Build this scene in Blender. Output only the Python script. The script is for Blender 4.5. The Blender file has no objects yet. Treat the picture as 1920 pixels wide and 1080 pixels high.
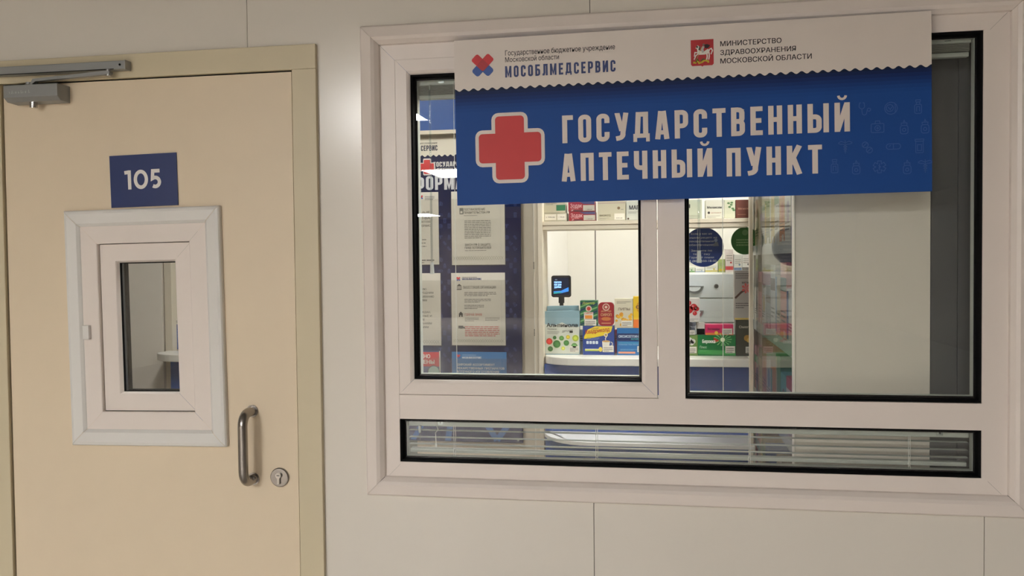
import bpy, math, random
import numpy as np
from mathutils import Vector, Matrix

random.seed(7)
SC = bpy.context.scene
COL = SC.collection

# ------------------------------------------------------------------ camera
CAM_R = Vector((0.98542628, 0.16976509, -0.0107169))
CAM_U = Vector((0.00550764, 0.03112638, 0.99950028))
CAM_F = Vector((-0.17001384, 0.98499287, -0.02973775))
CAM_P = Vector((0.0, -2.2, 1.55))
FPX = 1660.16
cam_d = bpy.data.cameras.new('camera')
cam_d.sensor_fit = 'HORIZONTAL'
cam_d.sensor_width = 36.0
cam_d.lens = FPX / 1920.0 * 36.0
cam_d.clip_start = 0.05
cam = bpy.data.objects.new('camera', cam_d)
COL.objects.link(cam)
m = Matrix((CAM_R, CAM_U, -CAM_F)).transposed().to_4x4()
m.translation = CAM_P
cam.matrix_world = m
SC.camera = cam

# ------------------------------------------------------------------ world, exposure
w = bpy.data.worlds.new('world')
SC.world = w
w.use_nodes = True
w.node_tree.nodes['Background'].inputs[0].default_value = (1.0, 0.9, 0.8, 1)
w.node_tree.nodes['Background'].inputs[1].default_value = 0.02
SC.view_settings.view_transform = 'Standard'
SC.view_settings.look = 'None'
SC.view_settings.gamma = 1.0
SC.view_settings.use_curve_mapping = False
SC.view_settings.exposure = 0.0
LAMP_HALL = 144.0       # emission of the hall ceiling panels
LAMP_VESTIBULE = 11.5
LAMP_KIOSK = 4.8


def ray(px, py):
    return CAM_F + CAM_R * ((px - 960) / FPX) - CAM_U * ((py - 540) / FPX)


def at(px, py, Y):
    """measured point of the photograph on the vertical plane y = Y -> (x, z)"""
    d = ray(px, py)
    t = (Y - CAM_P.y) / d.y
    return (d.x * t, CAM_P.z + d.z * t)


# ------------------------------------------------------------------ materials
MATS = {}


def lin(c):
    c = c / 255.0
    return c / 12.92 if c <= 0.04045 else ((c + 0.055) / 1.055) ** 2.4


def M(rgb, rough=0.5, metal=0.0, var=0.03, bump=0.0, scale=30.0, emit=0.0, spec=0.5, stretch=None):
    key = (rgb, rough, metal, var, bump, scale, emit, spec, stretch)
    if key in MATS:
        return MATS[key]
    mt = bpy.data.materials.new('surface_%02x%02x%02x' % rgb)
    mt.use_nodes = True
    nt = mt.node_tree
    b = nt.nodes['Principled BSDF']
    c = tuple(lin(x) for x in rgb) + (1,)
    tc = nt.nodes.new('ShaderNodeTexCoord')
    no = nt.nodes.new('ShaderNodeTexNoise')
    no.inputs['Scale'].default_value = scale
    no.inputs['Detail'].default_value = 3
    if stretch:
        mp = nt.nodes.new('ShaderNodeMapping')
        mp.inputs['Scale'].default_value = stretch
        nt.links.new(tc.outputs['Object'], mp.inputs['Vector'])
        nt.links.new(mp.outputs['Vector'], no.inputs['Vector'])
    else:
        nt.links.new(tc.outputs['Object'], no.inputs['Vector'])
    mx = nt.nodes.new('ShaderNodeMixRGB')
    mx.inputs[1].default_value = tuple(min(1, x * (1 - var)) for x in c[:3]) + (1,)
    mx.inputs[2].default_value = tuple(min(1, x * (1 + var)) for x in c[:3]) + (1,)
    nt.links.new(no.outputs['Fac'], mx.inputs[0])
    nt.links.new(mx.outputs[0], b.inputs['Base Color'])
    b.inputs['Roughness'].default_value = rough
    b.inputs['Metallic'].default_value = metal
    b.inputs['Specular IOR Level'].default_value = spec
    if bump > 0:
        bp = nt.nodes.new('ShaderNodeBump')
        bp.inputs['Strength'].default_value = bump
        bp.inputs['Distance'].default_value = 0.002
        nt.links.new(no.outputs['Fac'], bp.inputs['Height'])
        nt.links.new(bp.outputs['Normal'], b.inputs['Normal'])
    if emit > 0:
        b.inputs['Emission Color'].default_value = c
        b.inputs['Emission Strength'].default_value = emit
    MATS[key] = mt
    return mt


def glass_mat(name, tint=(0.978, 0.99, 0.982), strength=1.0, ior=1.5):
    mt = bpy.data.materials.new(name)
    mt.use_nodes = True
    nt = mt.node_tree
    nt.nodes.clear()
    out = nt.nodes.new('ShaderNodeOutputMaterial')
    tr = nt.nodes.new('ShaderNodeBsdfTransparent')
    tr.inputs[0].default_value = tint + (1,)
    gl = nt.nodes.new('ShaderNodeBsdfGlossy')
    gl.inputs['Roughness'].default_value = 0.0
    gl.inputs['Color'].default_value = (strength, strength, strength, 1)
    geo = nt.nodes.new('ShaderNodeNewGeometry')
    mi = nt.nodes.new('ShaderNodeMix')
    mi.inputs[2].default_value = ior
    mi.inputs[3].default_value = 1 / ior
    fr = nt.nodes.new('ShaderNodeFresnel')
    nt.links.new(geo.outputs['Backfacing'], mi.inputs[0])
    nt.links.new(mi.outputs[0], fr.inputs['IOR'])
    ms = nt.nodes.new('ShaderNodeMixShader')
    nt.links.new(fr.outputs[0], ms.inputs[0])
    nt.links.new(tr.outputs[0], ms.inputs[1])
    nt.links.new(gl.outputs[0], ms.inputs[2])
    nt.links.new(ms.outputs[0], out.inputs[0])
    return mt


GLASS = glass_mat('clear_glass')
WALLM = M((223, 217, 206), 0.2, var=0.012, bump=0.03, scale=6)
PVC = M((232, 222, 214), 0.33, var=0.012, scale=12)
PVCCOOL = M((226, 224, 219), 0.35, var=0.01, scale=12)
LEAFM = M((226, 209, 182), 0.42, var=0.02, bump=0.04, scale=14)
JAMBM = M((208, 196, 166), 0.42, var=0.02, bump=0.04, scale=14)
BLACK = M((7, 7, 8), 0.6, spec=0.08)
DARK = M((40, 38, 37), 0.6)
SEAL = M((70, 62, 55), 0.8)
STEEL = M((158, 153, 148), 0.27, metal=1.0, var=0.05, scale=60)
ALU = M((150, 153, 152), 0.42, metal=0.55, var=0.02)
CREAM = M((214, 203, 183), 0.5, var=0.015, scale=8)
WHITE = M((238, 236, 230), 0.4, var=0.01)
PAPER = M((222, 216, 204), 0.35, var=0.015)
BLUE = M((38, 82, 156), 0.35, var=0.02)
NAVY = M((10, 19, 62), 0.45, var=0.02, spec=.2)
BLINDM = M((176, 181, 173), 0.4, var=0.01)
FLOORM = M((196, 188, 178), 0.35, var=0.06, scale=4)
CEILM = M((140, 136, 130), 0.8, var=0.01)


# ------------------------------------------------------------------ 2D strokes and lettering
def arc(cx, cy, r, a0, a1, n=7, ry=None):
    ry = r if ry is None else ry
    return [(cx + r * math.cos(math.radians(a0 + (a1 - a0) * i / n)),
             cy + ry * math.sin(math.radians(a0 + (a1 - a0) * i / n))) for i in range(n + 1)]


def stroke(path, w, closed=False):
    """polyline -> list of quads of width w with mitred joints"""
    p = [Vector(q) for q in path]
    q = [p[0]]
    for v in p[1:]:
        if (v - q[-1]).length > 1e-6:
            q.append(v)
    p = q
    if closed and (p[0] - p[-1]).length < 1e-6:
        p.pop()
    n = len(p)
    L, Rr = [], []
    for i in range(n):
        if closed:
            a, b = p[i - 1], p[(i + 1) % n]
        else:
            a, b = p[max(i - 1, 0)], p[min(i + 1, n - 1)]
        d1 = (p[i] - a).normalized() if (p[i] - a).length > 0 else (b - p[i]).normalized()
        d2 = (b - p[i]).normalized() if (b - p[i]).length > 0 else d1
        nrm = Vector((-(d1 + d2).y, (d1 + d2).x))
        if nrm.length < 1e-6:
            nrm = Vector((-d1.y, d1.x))
        nrm.normalize()
        k = max(0.4, nrm.dot(Vector((-d1.y, d1.x))))
        nrm = nrm * (w / 2 / k)
        L.append(p[i] + nrm)
        Rr.append(p[i] - nrm)
    out = []
    for i in range(n if closed else n - 1):
        j = (i + 1) % n
        out.append([tuple(Rr[i]), tuple(Rr[j]), tuple(L[j]), tuple(L[i])])
    return out


def rrect(x0, y0, x1, y1, r, n=5):
    return (arc(x1 - r, y0 + r, r, -90, 0, n) + arc(x1 - r, y1 - r, r, 0, 90, n)
            + arc(x0 + r, y1 - r, r, 90, 180, n) + arc(x0 + r, y0 + r, r, 180, 270, n))


def glyph(ch, s=0.17, W=0.43):
    """condensed poster capital, height 1; returns (polys, advance)"""
    a, b, t, m_ = s / 2, W - s / 2, 1 - s / 2, W / 2
    r = min(0.12, (b - a) / 2)
    Q = []

    def S(path, closed=False, w_=s):
        Q.extend(stroke(path, w_, closed))
    adv = W
    if ch == ' ':
        return [], 0.24
    if ch == 'Г':
        W = 0.36
        S([(a, 0), (a, 1)]); S([(a, t), (W, t)]); adv = W
    elif ch == 'О':
        S(rrect(a, a, b, t, r), True)
    elif ch == 'С':
        S([(b, .66), (b, t - r)] + arc(b - r, t - r, r, 0, 90) + arc(a + r, t - r, r, 90, 180)
          + arc(a + r, a + r, r, 180, 270) + arc(b - r, a + r, r, 270, 360) + [(b, .34)])
    elif ch == 'У':
        S([(a, 1), (a, .98), (m_ + .01, .36)], w_=s * .98); S([(b + .02, 1), (m_ + .05, .30)] + arc(m_ - .09, .24, .14, 10, -80, 5) + [(.04, a)])
    elif ch == 'Д':
        adv = .53
        S([(.13, s * .8), (.17, 1)]); S([(.40, 0.1), (.40, 1)]); S([(.12, t), (.485, t)])
        S([(0, s * .93 + .0), (.53, s * .93)], w_=s * .9); S([(.06, -.06), (.06, .2)], w_=.12); S([(.47, -.06), (.47, .2)], w_=.12)
    elif ch == 'А':
        adv = .46
        S([(a, 0), (.19, 1)]); S([(adv - a, 0), (adv - .19, 1)]); S([(.12, .24), (.34, .24)], w_=.15)
    elif ch == 'Р':
        S([(a, 0), (a, 1)]); S([(a, t), (b - r, t)] + arc(b - r, t - r, r, 90, 0) + arc(b - r, .44 + r, r, 0, -90) + [(a, .44)])
    elif ch == 'Т':
        adv = .41
        S([(0, t), (adv, t)]); S([(adv / 2, 0), (adv / 2, 1)])
    elif ch in 'ВБЬЫ':
        S([(a, 0), (a, 1)])
        k = .55
        if ch == 'В':
            S([(a, t), (b - r, t)] + arc(b - r - .01, t - r, r, 90, 0) + arc(b - r - .01, .5 + r, r, 0, -70) + [(a, .51)])
            k = .51
        if ch == 'Б':
            S([(a, t), (b + s * .35, t)])
        S([(a, k), (b - r, k)] + arc(b - r, k - r, r, 90, 0) + arc(b - r, a + r, r, 0, -90) + [(a, a)])
        if ch == 'Ы':
            S([(W + .05 + a, 0), (W + .05 + a, 1)]); adv = W + .05 + s
    elif ch == 'Е':
        adv = .38
        S([(a, 0), (a, 1)])
        for y, x in ((t, .38), (.51, .34), (a, .38)):
            S([(a, y), (x, y)])
    elif ch == 'Н':
        S([(a, 0), (a, 1)]); S([(b, 0), (b, 1)]); S([(a, .52), (b, .52)])
    elif ch == 'П':
        S([(a, 0), (a, 1)]); S([(b, 0), (b, 1)]); S([(a, t), (b, t)])
    elif ch in 'ИЙ':
        adv = .46; b = adv - a
        S([(a, 0), (a, 1)]); S([(b, 0), (b, 1)]); S([(a + .02, .06), (b - .02, .94)], w_=s * .9)
        if ch == 'Й':
            S(arc(adv / 2, 1.24, .11, 180, 360, 8, .12), w_=.08)
    elif ch == 'Ч':
        S([(b, 0), (b, 1)]); S([(a, 1), (a, .40 + r)] + arc(a + r, .40 + r, r, 180, 270) + [(b, .40)])
    elif ch == 'К':
        adv = .46
        S([(a, 0), (a, 1)]); S([(a, .34), (adv - a, 1)]); S([(.2, .55), (adv - a, 0)])
    elif ch == 'М':
        adv = .56; b = adv - a
        S([(a, 0), (a, 1)]); S([(b, 0), (b, 1)]); S([(a + .02, .97), (adv / 2, .15), (b - .02, .97)], w_=s * .8)
    elif ch == 'Л':
        adv = .46; b = adv - a
        S([(b, 0), (b, 1)]); S([(b, t), (.17, t), (.17, .25), (.12, a), (0, a)])
    elif ch == 'Ф':
        adv = .58
        S(rrect(a, .2, adv - a, .84, r), True); S([(adv / 2, 0), (adv / 2, 1)])
    elif ch == 'Я':
        S([(b, 0), (b, 1)]); S([(b, t), (a + r, t)] + arc(a + r, t - r, r, 90, 180) + arc(a + r, .44 + r, r, 180, 270) + [(b, .44)]); S([(a, 0), (.25, .45)])
    elif ch == 'Ц':
        S([(a, -.1), (a, 1)][:0] or [(a, 0), (a, 1)]); S([(b, 0), (b, 1)]); S([(a, a), (adv + .06, a)]); adv += .06
    return Q, adv


TXT = {}


def text_polys(s, bold):
    k = (s, bold)
    if k not in TXT:
        c = bpy.data.curves.new('t', 'FONT')
        c.body = s; c.size = 1; c.resolution_u = 3
        o = bpy.data.objects.new('t', c)
        me = bpy.data.meshes.new_from_object(o)
        vs = [(v.co.x, v.co.y) for v in me.vertices]
        fs = [tuple(p.vertices) for p in me.polygons]
        if bold:
            vs = [(x, y) for x, y in vs]
        TXT[k] = (vs, fs)
        bpy.data.objects.remove(o); bpy.data.curves.remove(c); bpy.data.meshes.remove(me)
    return TXT[k]


# ------------------------------------------------------------------ mesh builder
EPS = 0.0004


class MB:
    def __init__(s):
        s.v, s.f, s.m, s.mats, s.sm = [], [], [], [], []

    def mi(s, mat):
        if mat not in s.mats:
            s.mats.append(mat)
        return s.mats.index(mat)

    def face(s, pts, mat, smooth=False):
        i = len(s.v)
        s.v.extend(tuple(p) for p in pts)
        s.f.append(tuple(range(i, i + len(pts)))); s.m.append(s.mi(mat)); s.sm.append(smooth)

    def mesh(s, vs, fs, mat, smooth=False):
        i = len(s.v)
        s.v.extend(tuple(p) for p in vs)
        k = s.mi(mat)
        for f in fs:
            s.f.append(tuple(i + j for j in f)); s.m.append(k); s.sm.append(smooth)

    def box(s, x0, x1, y0, y1, z0, z1, mat):
        vs = [(x0, y0, z0), (x1, y0, z0), (x1, y1, z0), (x0, y1, z0), (x0, y0, z1), (x1, y0, z1), (x1, y1, z1), (x0, y1, z1)]
        s.mesh(vs, [(0, 3, 2, 1), (4, 5, 6, 7), (0, 1, 5, 4), (1, 2, 6, 5), (2, 3, 7, 6), (3, 0, 4, 7)], mat)
        return s

    def flat(s, pts, y, mat):
        """print: polygon in the xz plane facing -y"""
        ar = sum(pts[i - 1][0] * pts[i][1] - pts[i][0] * pts[i - 1][1] for i in range(len(pts)))
        if ar < 0:
            pts = pts[::-1]
        s.face([(p[0], y, p[1]) for p in pts], mat)
        return s

    def rect(s, x0, z0, x1, z1, y, mat):
        return s.flat([(x0, z0), (x1, z0), (x1, z1), (x0, z1)], y, mat)

    def disc(s, cx, cz, r, y, mat, rz=None, n=24):
        return s.flat(arc(cx, cz, r, 0, 360 * (1 - 1 / n), n - 1, rz), y, mat)

    def prism(s, pts, y0, y1, mat):
        """closed outline in xz extruded from y0 (front) to y1"""
        ar = sum(pts[i - 1][0] * pts[i][1] - pts[i][0] * pts[i - 1][1] for i in range(len(pts)))
        if ar < 0:
            pts = pts[::-1]
        n = len(pts)
        vs = [(p[0], y0, p[1]) for p in pts] + [(p[0], y1, p[1]) for p in pts]
        fs = [tuple(range(n)), tuple(range(2 * n - 1, n - 1, -1))]
        fs += [(i, n + i, n + (i + 1) % n, (i + 1) % n) for i in range(n)]
        s.mesh(vs, fs, mat)
        return s

    def slab(s, pts, z0, z1, mat):
        """closed outline in xy extruded upwards"""
        ar = sum(pts[i - 1][0] * pts[i][1] - pts[i][0] * pts[i - 1][1] for i in range(len(pts)))
        if ar < 0:
            pts = pts[::-1]
        n = len(pts)
        vs = [(p[0], p[1], z0) for p in pts] + [(p[0], p[1], z1) for p in pts]
        fs = [tuple(range(n - 1, -1, -1)), tuple(range(n, 2 * n))]
        fs += [(i, (i + 1) % n, n + (i + 1) % n, n + i) for i in range(n)]
        s.mesh(vs, fs, mat)
        return s

    def cyl(s, p0, p1, r, mat, n=20, r1=None):
        return s.tube([p0, p1], r, mat, n, r1)

    def tube(s, path, r, mat, n=12, r1=None):
        P = [Vector(p) for p in path]
        up = None
        rings = []
        for i, p in enumerate(P):
            d = (P[min(i + 1, len(P) - 1)] - P[max(i - 1, 0)]).normalized()
            if up is None:
                up = d.orthogonal().normalized()
            up = (up - d * up.dot(d)).normalized()
            sd = d.cross(up)
            rr = r if r1 is None or i == 0 else r1
            rings.append([tuple(p + up * (rr * math.cos(2 * math.pi * k / n)) + sd * (rr * math.sin(2 * math.pi * k / n))) for k in range(n)])
        vs = [q for rg in rings for q in rg]
        fs = []
        for i in range(len(P) - 1):
            for k in range(n):
                k2 = (k + 1) % n
                fs.append((i * n + k, i * n + k2, (i + 1) * n + k2, (i + 1) * n + k))
        s.mesh(vs, fs, mat, True)
        s.face([rings[0][k] for k in range(n - 1, -1, -1)], mat)
        s.face(rings[-1], mat)
        return s

    def ring(s, x0, z0, x1, z1, prof, mat, gap=0.0):
        """mitred frame: prof = [(inset, y), ...] swept round a rectangle; four separate lengths"""
        for side in range(4):
            A, B = [], []
            for d, y in prof:
                c = [(x0 + d, z0 + d), (x1 - d, z0 + d), (x1 - d, z1 - d), (x0 + d, z1 - d)]
                a, b = Vector(c[side]), Vector(c[(side + 1) % 4])
                u = (b - a).normalized() * gap
                a, b = a + u, b - u
                A.append((a.x, y, a.y)); B.append((b.x, y, b.y))
            for i in range(len(prof) - 1):
                s.face([A[i], B[i], B[i + 1], A[i + 1]], mat)
        return s

    def letters(s, txt, x0, x1, zb, h, y, mat, track=0.075, sw=0.17):
        """condensed capitals fitted between x0 and x1, baseline zb, cap height h"""
        pol, x = [], 0
        for ch in txt:
            q, a = glyph(ch, sw)
            pol += [[(px + x, pz) for px, pz in poly] for poly in q]
            x += a + track
        x -= track
        k = (x1 - x0) / x
        for i, poly in enumerate(pol):
            s.flat([(x0 + px * k, zb + pz * h) for px, pz in poly], y - 6e-6 * (i % 61), mat)
        return s

    def text(s, txt, x0, x1, zb, h, y, mat, bold=0.0, slope=0.0):
        vs, fs = text_polys(txt, 0)
        if not vs:
            return s
        xa, xb = min(v[0] for v in vs), max(v[0] for v in vs)
        k = (x1 - x0) / (xb - xa)
        hz = h / 0.73
        bd = bold * hz
        for j, (ox_, oz_) in enumerate([(0, 0)] if bold <= 0 else [(-bd, -bd * .5), (bd, -bd * .5), (-bd, bd * .5), (bd, bd * .5)]):
            s.mesh([(x0 + ox_ + (vx - xa) * k, y - 1.5e-5 * j, zb + oz_ + vy * hz + slope * (vx - xa) * k) for vx, vy in vs], fs, mat)
        return s

    def lines(s, x0, z1, x1, z0, n, y, mat, fill=0.5, seed=0):
        """blocks of small print too small to read, as broken rules"""
        rg = random.Random(seed)
        dz = (z1 - z0) / n
        for i in range(n):
            zz = z1 - dz * (i + 1)
            x = x0
            end = x1 if i < n - 1 else x0 + (x1 - x0) * rg.uniform(.5, .9)
            while x < end:
                L = (x1 - x0) * rg.uniform(.05, .16)
                xe = min(x + L, end)
                s.rect(x, zz, xe, zz + dz * fill, y, mat)
                x = xe + (x1 - x0) * .018
        return s

    def build(s, name, parent=None, loc=(0, 0, 0), bevel=0.0, seg=2):
        me = bpy.data.meshes.new(name)
        me.from_pydata(s.v, [], s.f)
        for mt in s.mats:
            me.materials.append(mt)
        me.polygons.foreach_set('material_index', s.m)
        me.polygons.foreach_set('use_smooth', s.sm)
        me.update()
        o = bpy.data.objects.new(name, me)
        o.location = loc
        COL.objects.link(o)
        if parent:
            o.parent = parent
        if bevel > 0:
            b = o.modifiers.new('bevel', 'BEVEL')
            b.width = bevel; b.segments = seg; b.limit_method = 'ANGLE'; b.angle_limit = math.radians(50)
            wd = None
        return o


def tag(o, label, cat, group=None):
    o['label'] = label; o['category'] = cat
    if group:
        o['group'] = group
    return o


def thing(name, label, cat, loc=(0, 0, 0), rz=0.0, ry=0.0, group=None):
    o = bpy.data.objects.new(name, None)
    o.empty_display_size = 0.05
    COL.objects.link(o)
    o.location = loc
    o.rotation_euler = (0, ry, rz)
    return tag(o, label, cat, group)


def struct(o):
    o['kind'] = 'structure'
    return o


def sroot(name):
    o = bpy.data.objects.new(name, None)
    COL.objects.link(o)
    o.empty_display_size = 0.05
    o['kind'] = 'structure'
    return o


# ------------------------------------------------------------------ icons of the printed pattern
def icon(mb, k, cx, cz, h, y, mat, lw=0.07):
    Q = []

    def S(path, closed=False):
        Q.extend(stroke(path, lw, closed))
    k = k % 10
    if k == 0:      # stethoscope
        S(arc(-.22, .2, .2, 180, 360, 6)); S([(-.42, .2), (-.38, .45), (-.28, .45)]); S([(-.02, .2), (-.06, .45), (-.16, .45)])
        S([(-.22, 0), (-.2, -.3)] + arc(-.04, -.3, .16, 180, 360, 6) + [(.14, -.14)]); S(arc(.28, -.08, .12, 0, 330, 8), True)
    elif k == 1:    # round tablet
        S(arc(0, 0, .45, 0, 330, 11), True); S(arc(-.08, .02, .26, 0, 320, 8), True); S([(-.2, .1), (-.05, -.1), (.08, .12)]); S([(.3, .3), (.3, -.3)])
    elif k == 2:    # tall bottle
        S(rrect(-.24, -.5, .24, .16, .1, 3), True); S([(-.12, .16), (-.12, .34), (.12, .34), (.12, .16)]); S([(-.16, .36), (-.16, .5), (.16, .5), (.16, .36)]); S([(-.1, -.35), (-.1, 0), (.1, 0), (.1, -.35)])
    elif k == 3:    # first-aid case
        S(rrect(-.45, -.4, .45, .25, .07, 3), True); S([(-.18, .25), (-.14, .45), (.14, .45), (.18, .25)]); S(arc(0, -.08, .2, 0, 330, 8), True); S([(-.1, -.08), (.1, -.08)]); S([(0, -.18), (0, .02)])
    elif k == 4:    # jar with drops
        S(rrect(-.27, -.5, .27, .12, .16, 3), True); S([(-.2, .14), (-.2, .3), (.2, .3), (.2, .14)]); S([(-.06, .34), (0, .5), (.08, .34)]); S(arc(0, -.2, .12, 0, 330, 7), True)
    elif k == 5:    # caduceus
        S([(-.5, .3), (-.3, .42), (0, .3), (.3, .42), (.5, .3)]); S([(-.5, .26), (-.3, .2), (-.12, .2)]); S([(.5, .26), (.3, .2), (.12, .2)]); S([(-.14, .2), (.12, .02), (-.1, -.16), (.08, -.34)]); S([(.14, .2), (-.12, .02), (.1, -.16), (-.08, -.34)]); S([(0, .5), (0, -.5)])
    elif k == 6:    # two round pills
        S(arc(-.16, .2, .22, 0, 330, 8), True); S(arc(.14, -.2, .22, 0, 330, 8), True); S([(-.3, .08), (-.04, .34)]); S([(0, -.32), (.28, -.06)])
    elif k == 7:    # capsule
        S(rrect(-.5, -.2, .5, .2, .19, 4), True); S([(0, -.2), (0, .2)]); S([(-.3, 0), (-.18, .1)])
    elif k == 8:    # box of tablets
        S(rrect(-.26, -.5, .26, .34, .04, 2), True); S([(-.3, .36), (-.3, .5), (.3, .5), (.3, .36)], True); S([(-.14, .1), (.14, .1), (.14, -.34), (-.14, -.34)], True)
    else:           # star of life
        P = []
        for i in range(6):
            a0 = 60 * i + 30
            for da, rr in ((-16, .46), (16, .46), (30, .26)):
                P.append((rr * math.cos(math.radians(a0 + da)), rr * math.sin(math.radians(a0 + da))))
        S(P, True); S([(0, -.25), (0, .25)]); S([(-.08, .1), (.08, 0), (-.08, -.1)])
    for poly in Q:
        mb.flat([(cx + px * h, cz + pz * h) for px, pz in poly], y, mat)


def logo(mb, cx, cz, r, y, dk=False):
    """four rounded squares on their corners: two red above, two blue below"""
    red, blue, deep = M((205, 38, 44), .45), M((45, 84, 160), .45), M((170, 30, 40), .45)

    def dia(x, z, q, mat, yy):
        pts = rrect(-q, -q, q, q, q * .32, 3)
        c = math.cos(math.pi / 4)
        mb.flat([(x + (p[0] - p[1]) * c, z + (p[0] + p[1]) * c) for p in pts], yy, mat)
    e = EPS
    for sx in (-1, 1):
        c = math.cos(math.pi / 4)
        pts = rrect(-r * .95, -r * .36, r * .95, r * .36, r * .2, 3)
        mb.flat([(cx + (p[0] - sx * p[1]) * c * 1.0, cz + (sx * p[0] + p[1]) * c) for p in pts], y - e * (1 if sx < 0 else 1.5), blue)
    for sx, mat, k in ((-1, red, 2), (1, red, 2.4), (1, deep, 2.8)):
        c = math.cos(math.pi / 4)
        ln = r * .36 if mat is deep else r * .97
        pts = rrect(-r * .36, -r * .36, ln, r * .36, r * .16, 3)
        mb.flat([(cx + sx * (p[0] - p[1]) * c, cz + (p[0] + p[1]) * c) for p in pts], y - e * k, mat)


def plus(cx, cz, R, a, r, n=4):
    """outline of a plus with rounded ends"""
    P = []
    for k in range(4):
        ang = math.radians(90 * k)
        c, s_ = math.cos(ang), math.sin(ang)
        loc = [(a, a)] if False else []
        loc = [(a, -a)] + arc(R - r, -a + r, r, -90, 0, n) + arc(R - r, a - r, r, 0, 90, n)
        P += [(cx + x * c - z * s_, cz + x * s_ + z * c) for x, z in loc]
    return P


# ================================================================== ROOM SHELL
def box_struct(name, *boxes, mat):
    mb = MB()
    for b in boxes:
        mb.box(*b, mat)
    return struct(mb.build(name))


CZ = 2.75
box_struct('floor', (-8, 5, -22, 4.2, -0.1, 0), mat=FLOORM)
box_struct('ceiling', (-8, 5, -22, 4.2, CZ, CZ + 0.1), mat=CEILM)
box_struct('wall_hall_left', (-8, -7.9, -22, 4.2, 0, CZ), mat=CREAM)
box_struct('wall_hall_right', (4.9, 5, -22, 4.2, 0, CZ), mat=M((140, 128, 116), .6))
box_struct('wall_hall_back', (-7.9, 4.9, -22, -21.9, 0, CZ), mat=M((120, 112, 104), .7))

# front wall with the door and the window in it: facing panels with fine joints over a dark backing
g = 0.0008
wall = MB()
panels = [(-7.9, -1.866, 0, 2.11), (-7.9, -1.08 - g, 2.11, CZ), (-1.08 + g, -0.178 - g, 2.11, CZ), (-0.178 + g, 0.73 - g, 2.11, CZ),
          (0.73 + g, 4.9, 2.11, CZ), (-0.897, -0.735, 0, 2.11), (-0.735, -0.178 - g, 0, 0.97), (-0.178 + g, 0.73 - g, 0, 0.97),
          (0.73 + g, 0.80, 0, 0.97), (0.80, 4.9, 0, 2.11)]
for x0, x1, z0, z1 in panels:
    wall.box(x0, x1, 0, 0.012, z0, z1, WALLM)
for x0, x1, z0, z1 in [(-7.9, -1.866, 0, CZ), (-1.866, -0.897, 2.11, CZ), (-0.897, 4.9, 2.11, CZ), (-0.897, -0.735, 0, 2.11), (-0.735, 0.80, 0, 0.97), (0.80, 4.9, 0, 2.11)]:
    wall.box(x0, x1, 0.0125, 0.075, z0, z1, DARK)
struct(wall.build('wall_front'))

# ------------------------------------------------------------------ the large window
win = sroot('window_1')
mb = MB()
mb.ring(-0.766, 0.948, 0.828, 2.156, [(0, 0.001), (0, -.012), (.004, -.017), (.030, -.021), (.038, -.017), (.047, -.007), (.049, .006)], PVC, gap=.0006)
mb.build('casing', win)
mb = MB()
mb.ring(-0.722, 0.985, 0.780, 2.112, [(0, .002), (.0425, .002), (.0425, .03)], PVC, gap=.0003)
mb.box(0.724, 0.7376, .002, .03, 1.0274, 2.0696, PVC)      # wider right stile
mb.box(-0.6796, 0.724, .002, .03, 1.0274, 1.034, PVC)
mb.box(-0.679, 0.724, .002, .062, 1.146, 1.2085, PVC)      # transom
mb.box(-0.0165, 0.0485, .002, .062, 1.2085, 2.07, PVC)     # mullion
mb.build('frame', win)
sash = MB()
sash.ring(-0.6775, 1.2105, -0.0185, 2.069, [(0, .03), (0, -.002), (.001, -.003), (.030, -.0035), (.036, .0), (.0385, .004), (.0385, .03)], PVC, gap=.0003)
sash.build('sash', win)
GL = [(-0.639, 1.249, -0.053, 2.030), (0.0485, 1.211, 0.724, 2.069), (-0.6795, 1.034, 0.724, 1.146)]
for i, (x0, z0, x1, z1) in enumerate(GL):
    gk = MB(); gk.ring(x0 - .001, z0 - .001, x1 + .001, z1 + .001, [(0, .005), (.0055, .007), (.007, .026), (.012, .027)], BLACK); gk.build('gasket', win)
    sp = MB(); sp.ring(x0 + .0055, z0 + .0055, x1 - .0055, z1 - .0055, [(0, .029), (.006, .0292), (.006, .05), (0, .05)], BLINDM); sp.build('spacer_bar', win)
    gb = MB(); gb.box(x0 + .004, x1 - .004, .024, .028, z0 + .004, z1 - .004, GLASS); gb.build('glass', win)

# ------------------------------------------------------------------ the door
door = sroot('door_1')
OL, OR, OT = -1.872, -0.887, 2.119
jm = MB()
prof_x = [(OR, .01), (OR, -.012), (OR - .002, -.014), (-0.953, -.014), (-0.953, .03)]
# right jamb, left jamb, head
jm.box(-0.953, OR, -.013, .03, 0, 2.0555, JAMBM)
jm.box(OL, -1.8085, -.013, .03, 0, 2.0555, JAMBM)
jm.prism([(OL, 2.0555), (-.953, 2.0555), (OR, 2.0555), (OR, OT), (OL, OT)], -.013, .03, JAMBM)
jm.build('door_frame', door, bevel=.0015)
sl = MB()
sl.box(-0.9575, -0.953, .001, .03, 0, 2.056, BLACK); sl.box(-1.8085, -1.804, .001, .03, 0, 2.056, SEAL); sl.box(-1.804, -.9575, .001, .03, 2.0515, 2.0555, BLACK)
sl.build('door_seal', door)
W2C = (-1.386, 1.3825)
lf = MB()
LX0, LX1, LZ1 = -1.804, -.9575, 2.0515
hx0, hx1, hz0, hz1 = W2C[0] - .17, W2C[0] + .17, W2C[1] - .26, W2C[1] + .26
for b in [(LX0, LX1, hz1, LZ1), (LX0, LX1, .008, hz0), (LX0, hx0, hz0, hz1), (hx1, LX1, hz0, hz1)]:
    lf.box(b[0], b[1], -.004, .04, b[2], b[3], LEAFM)
lf.build('door_leaf', door)
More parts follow.
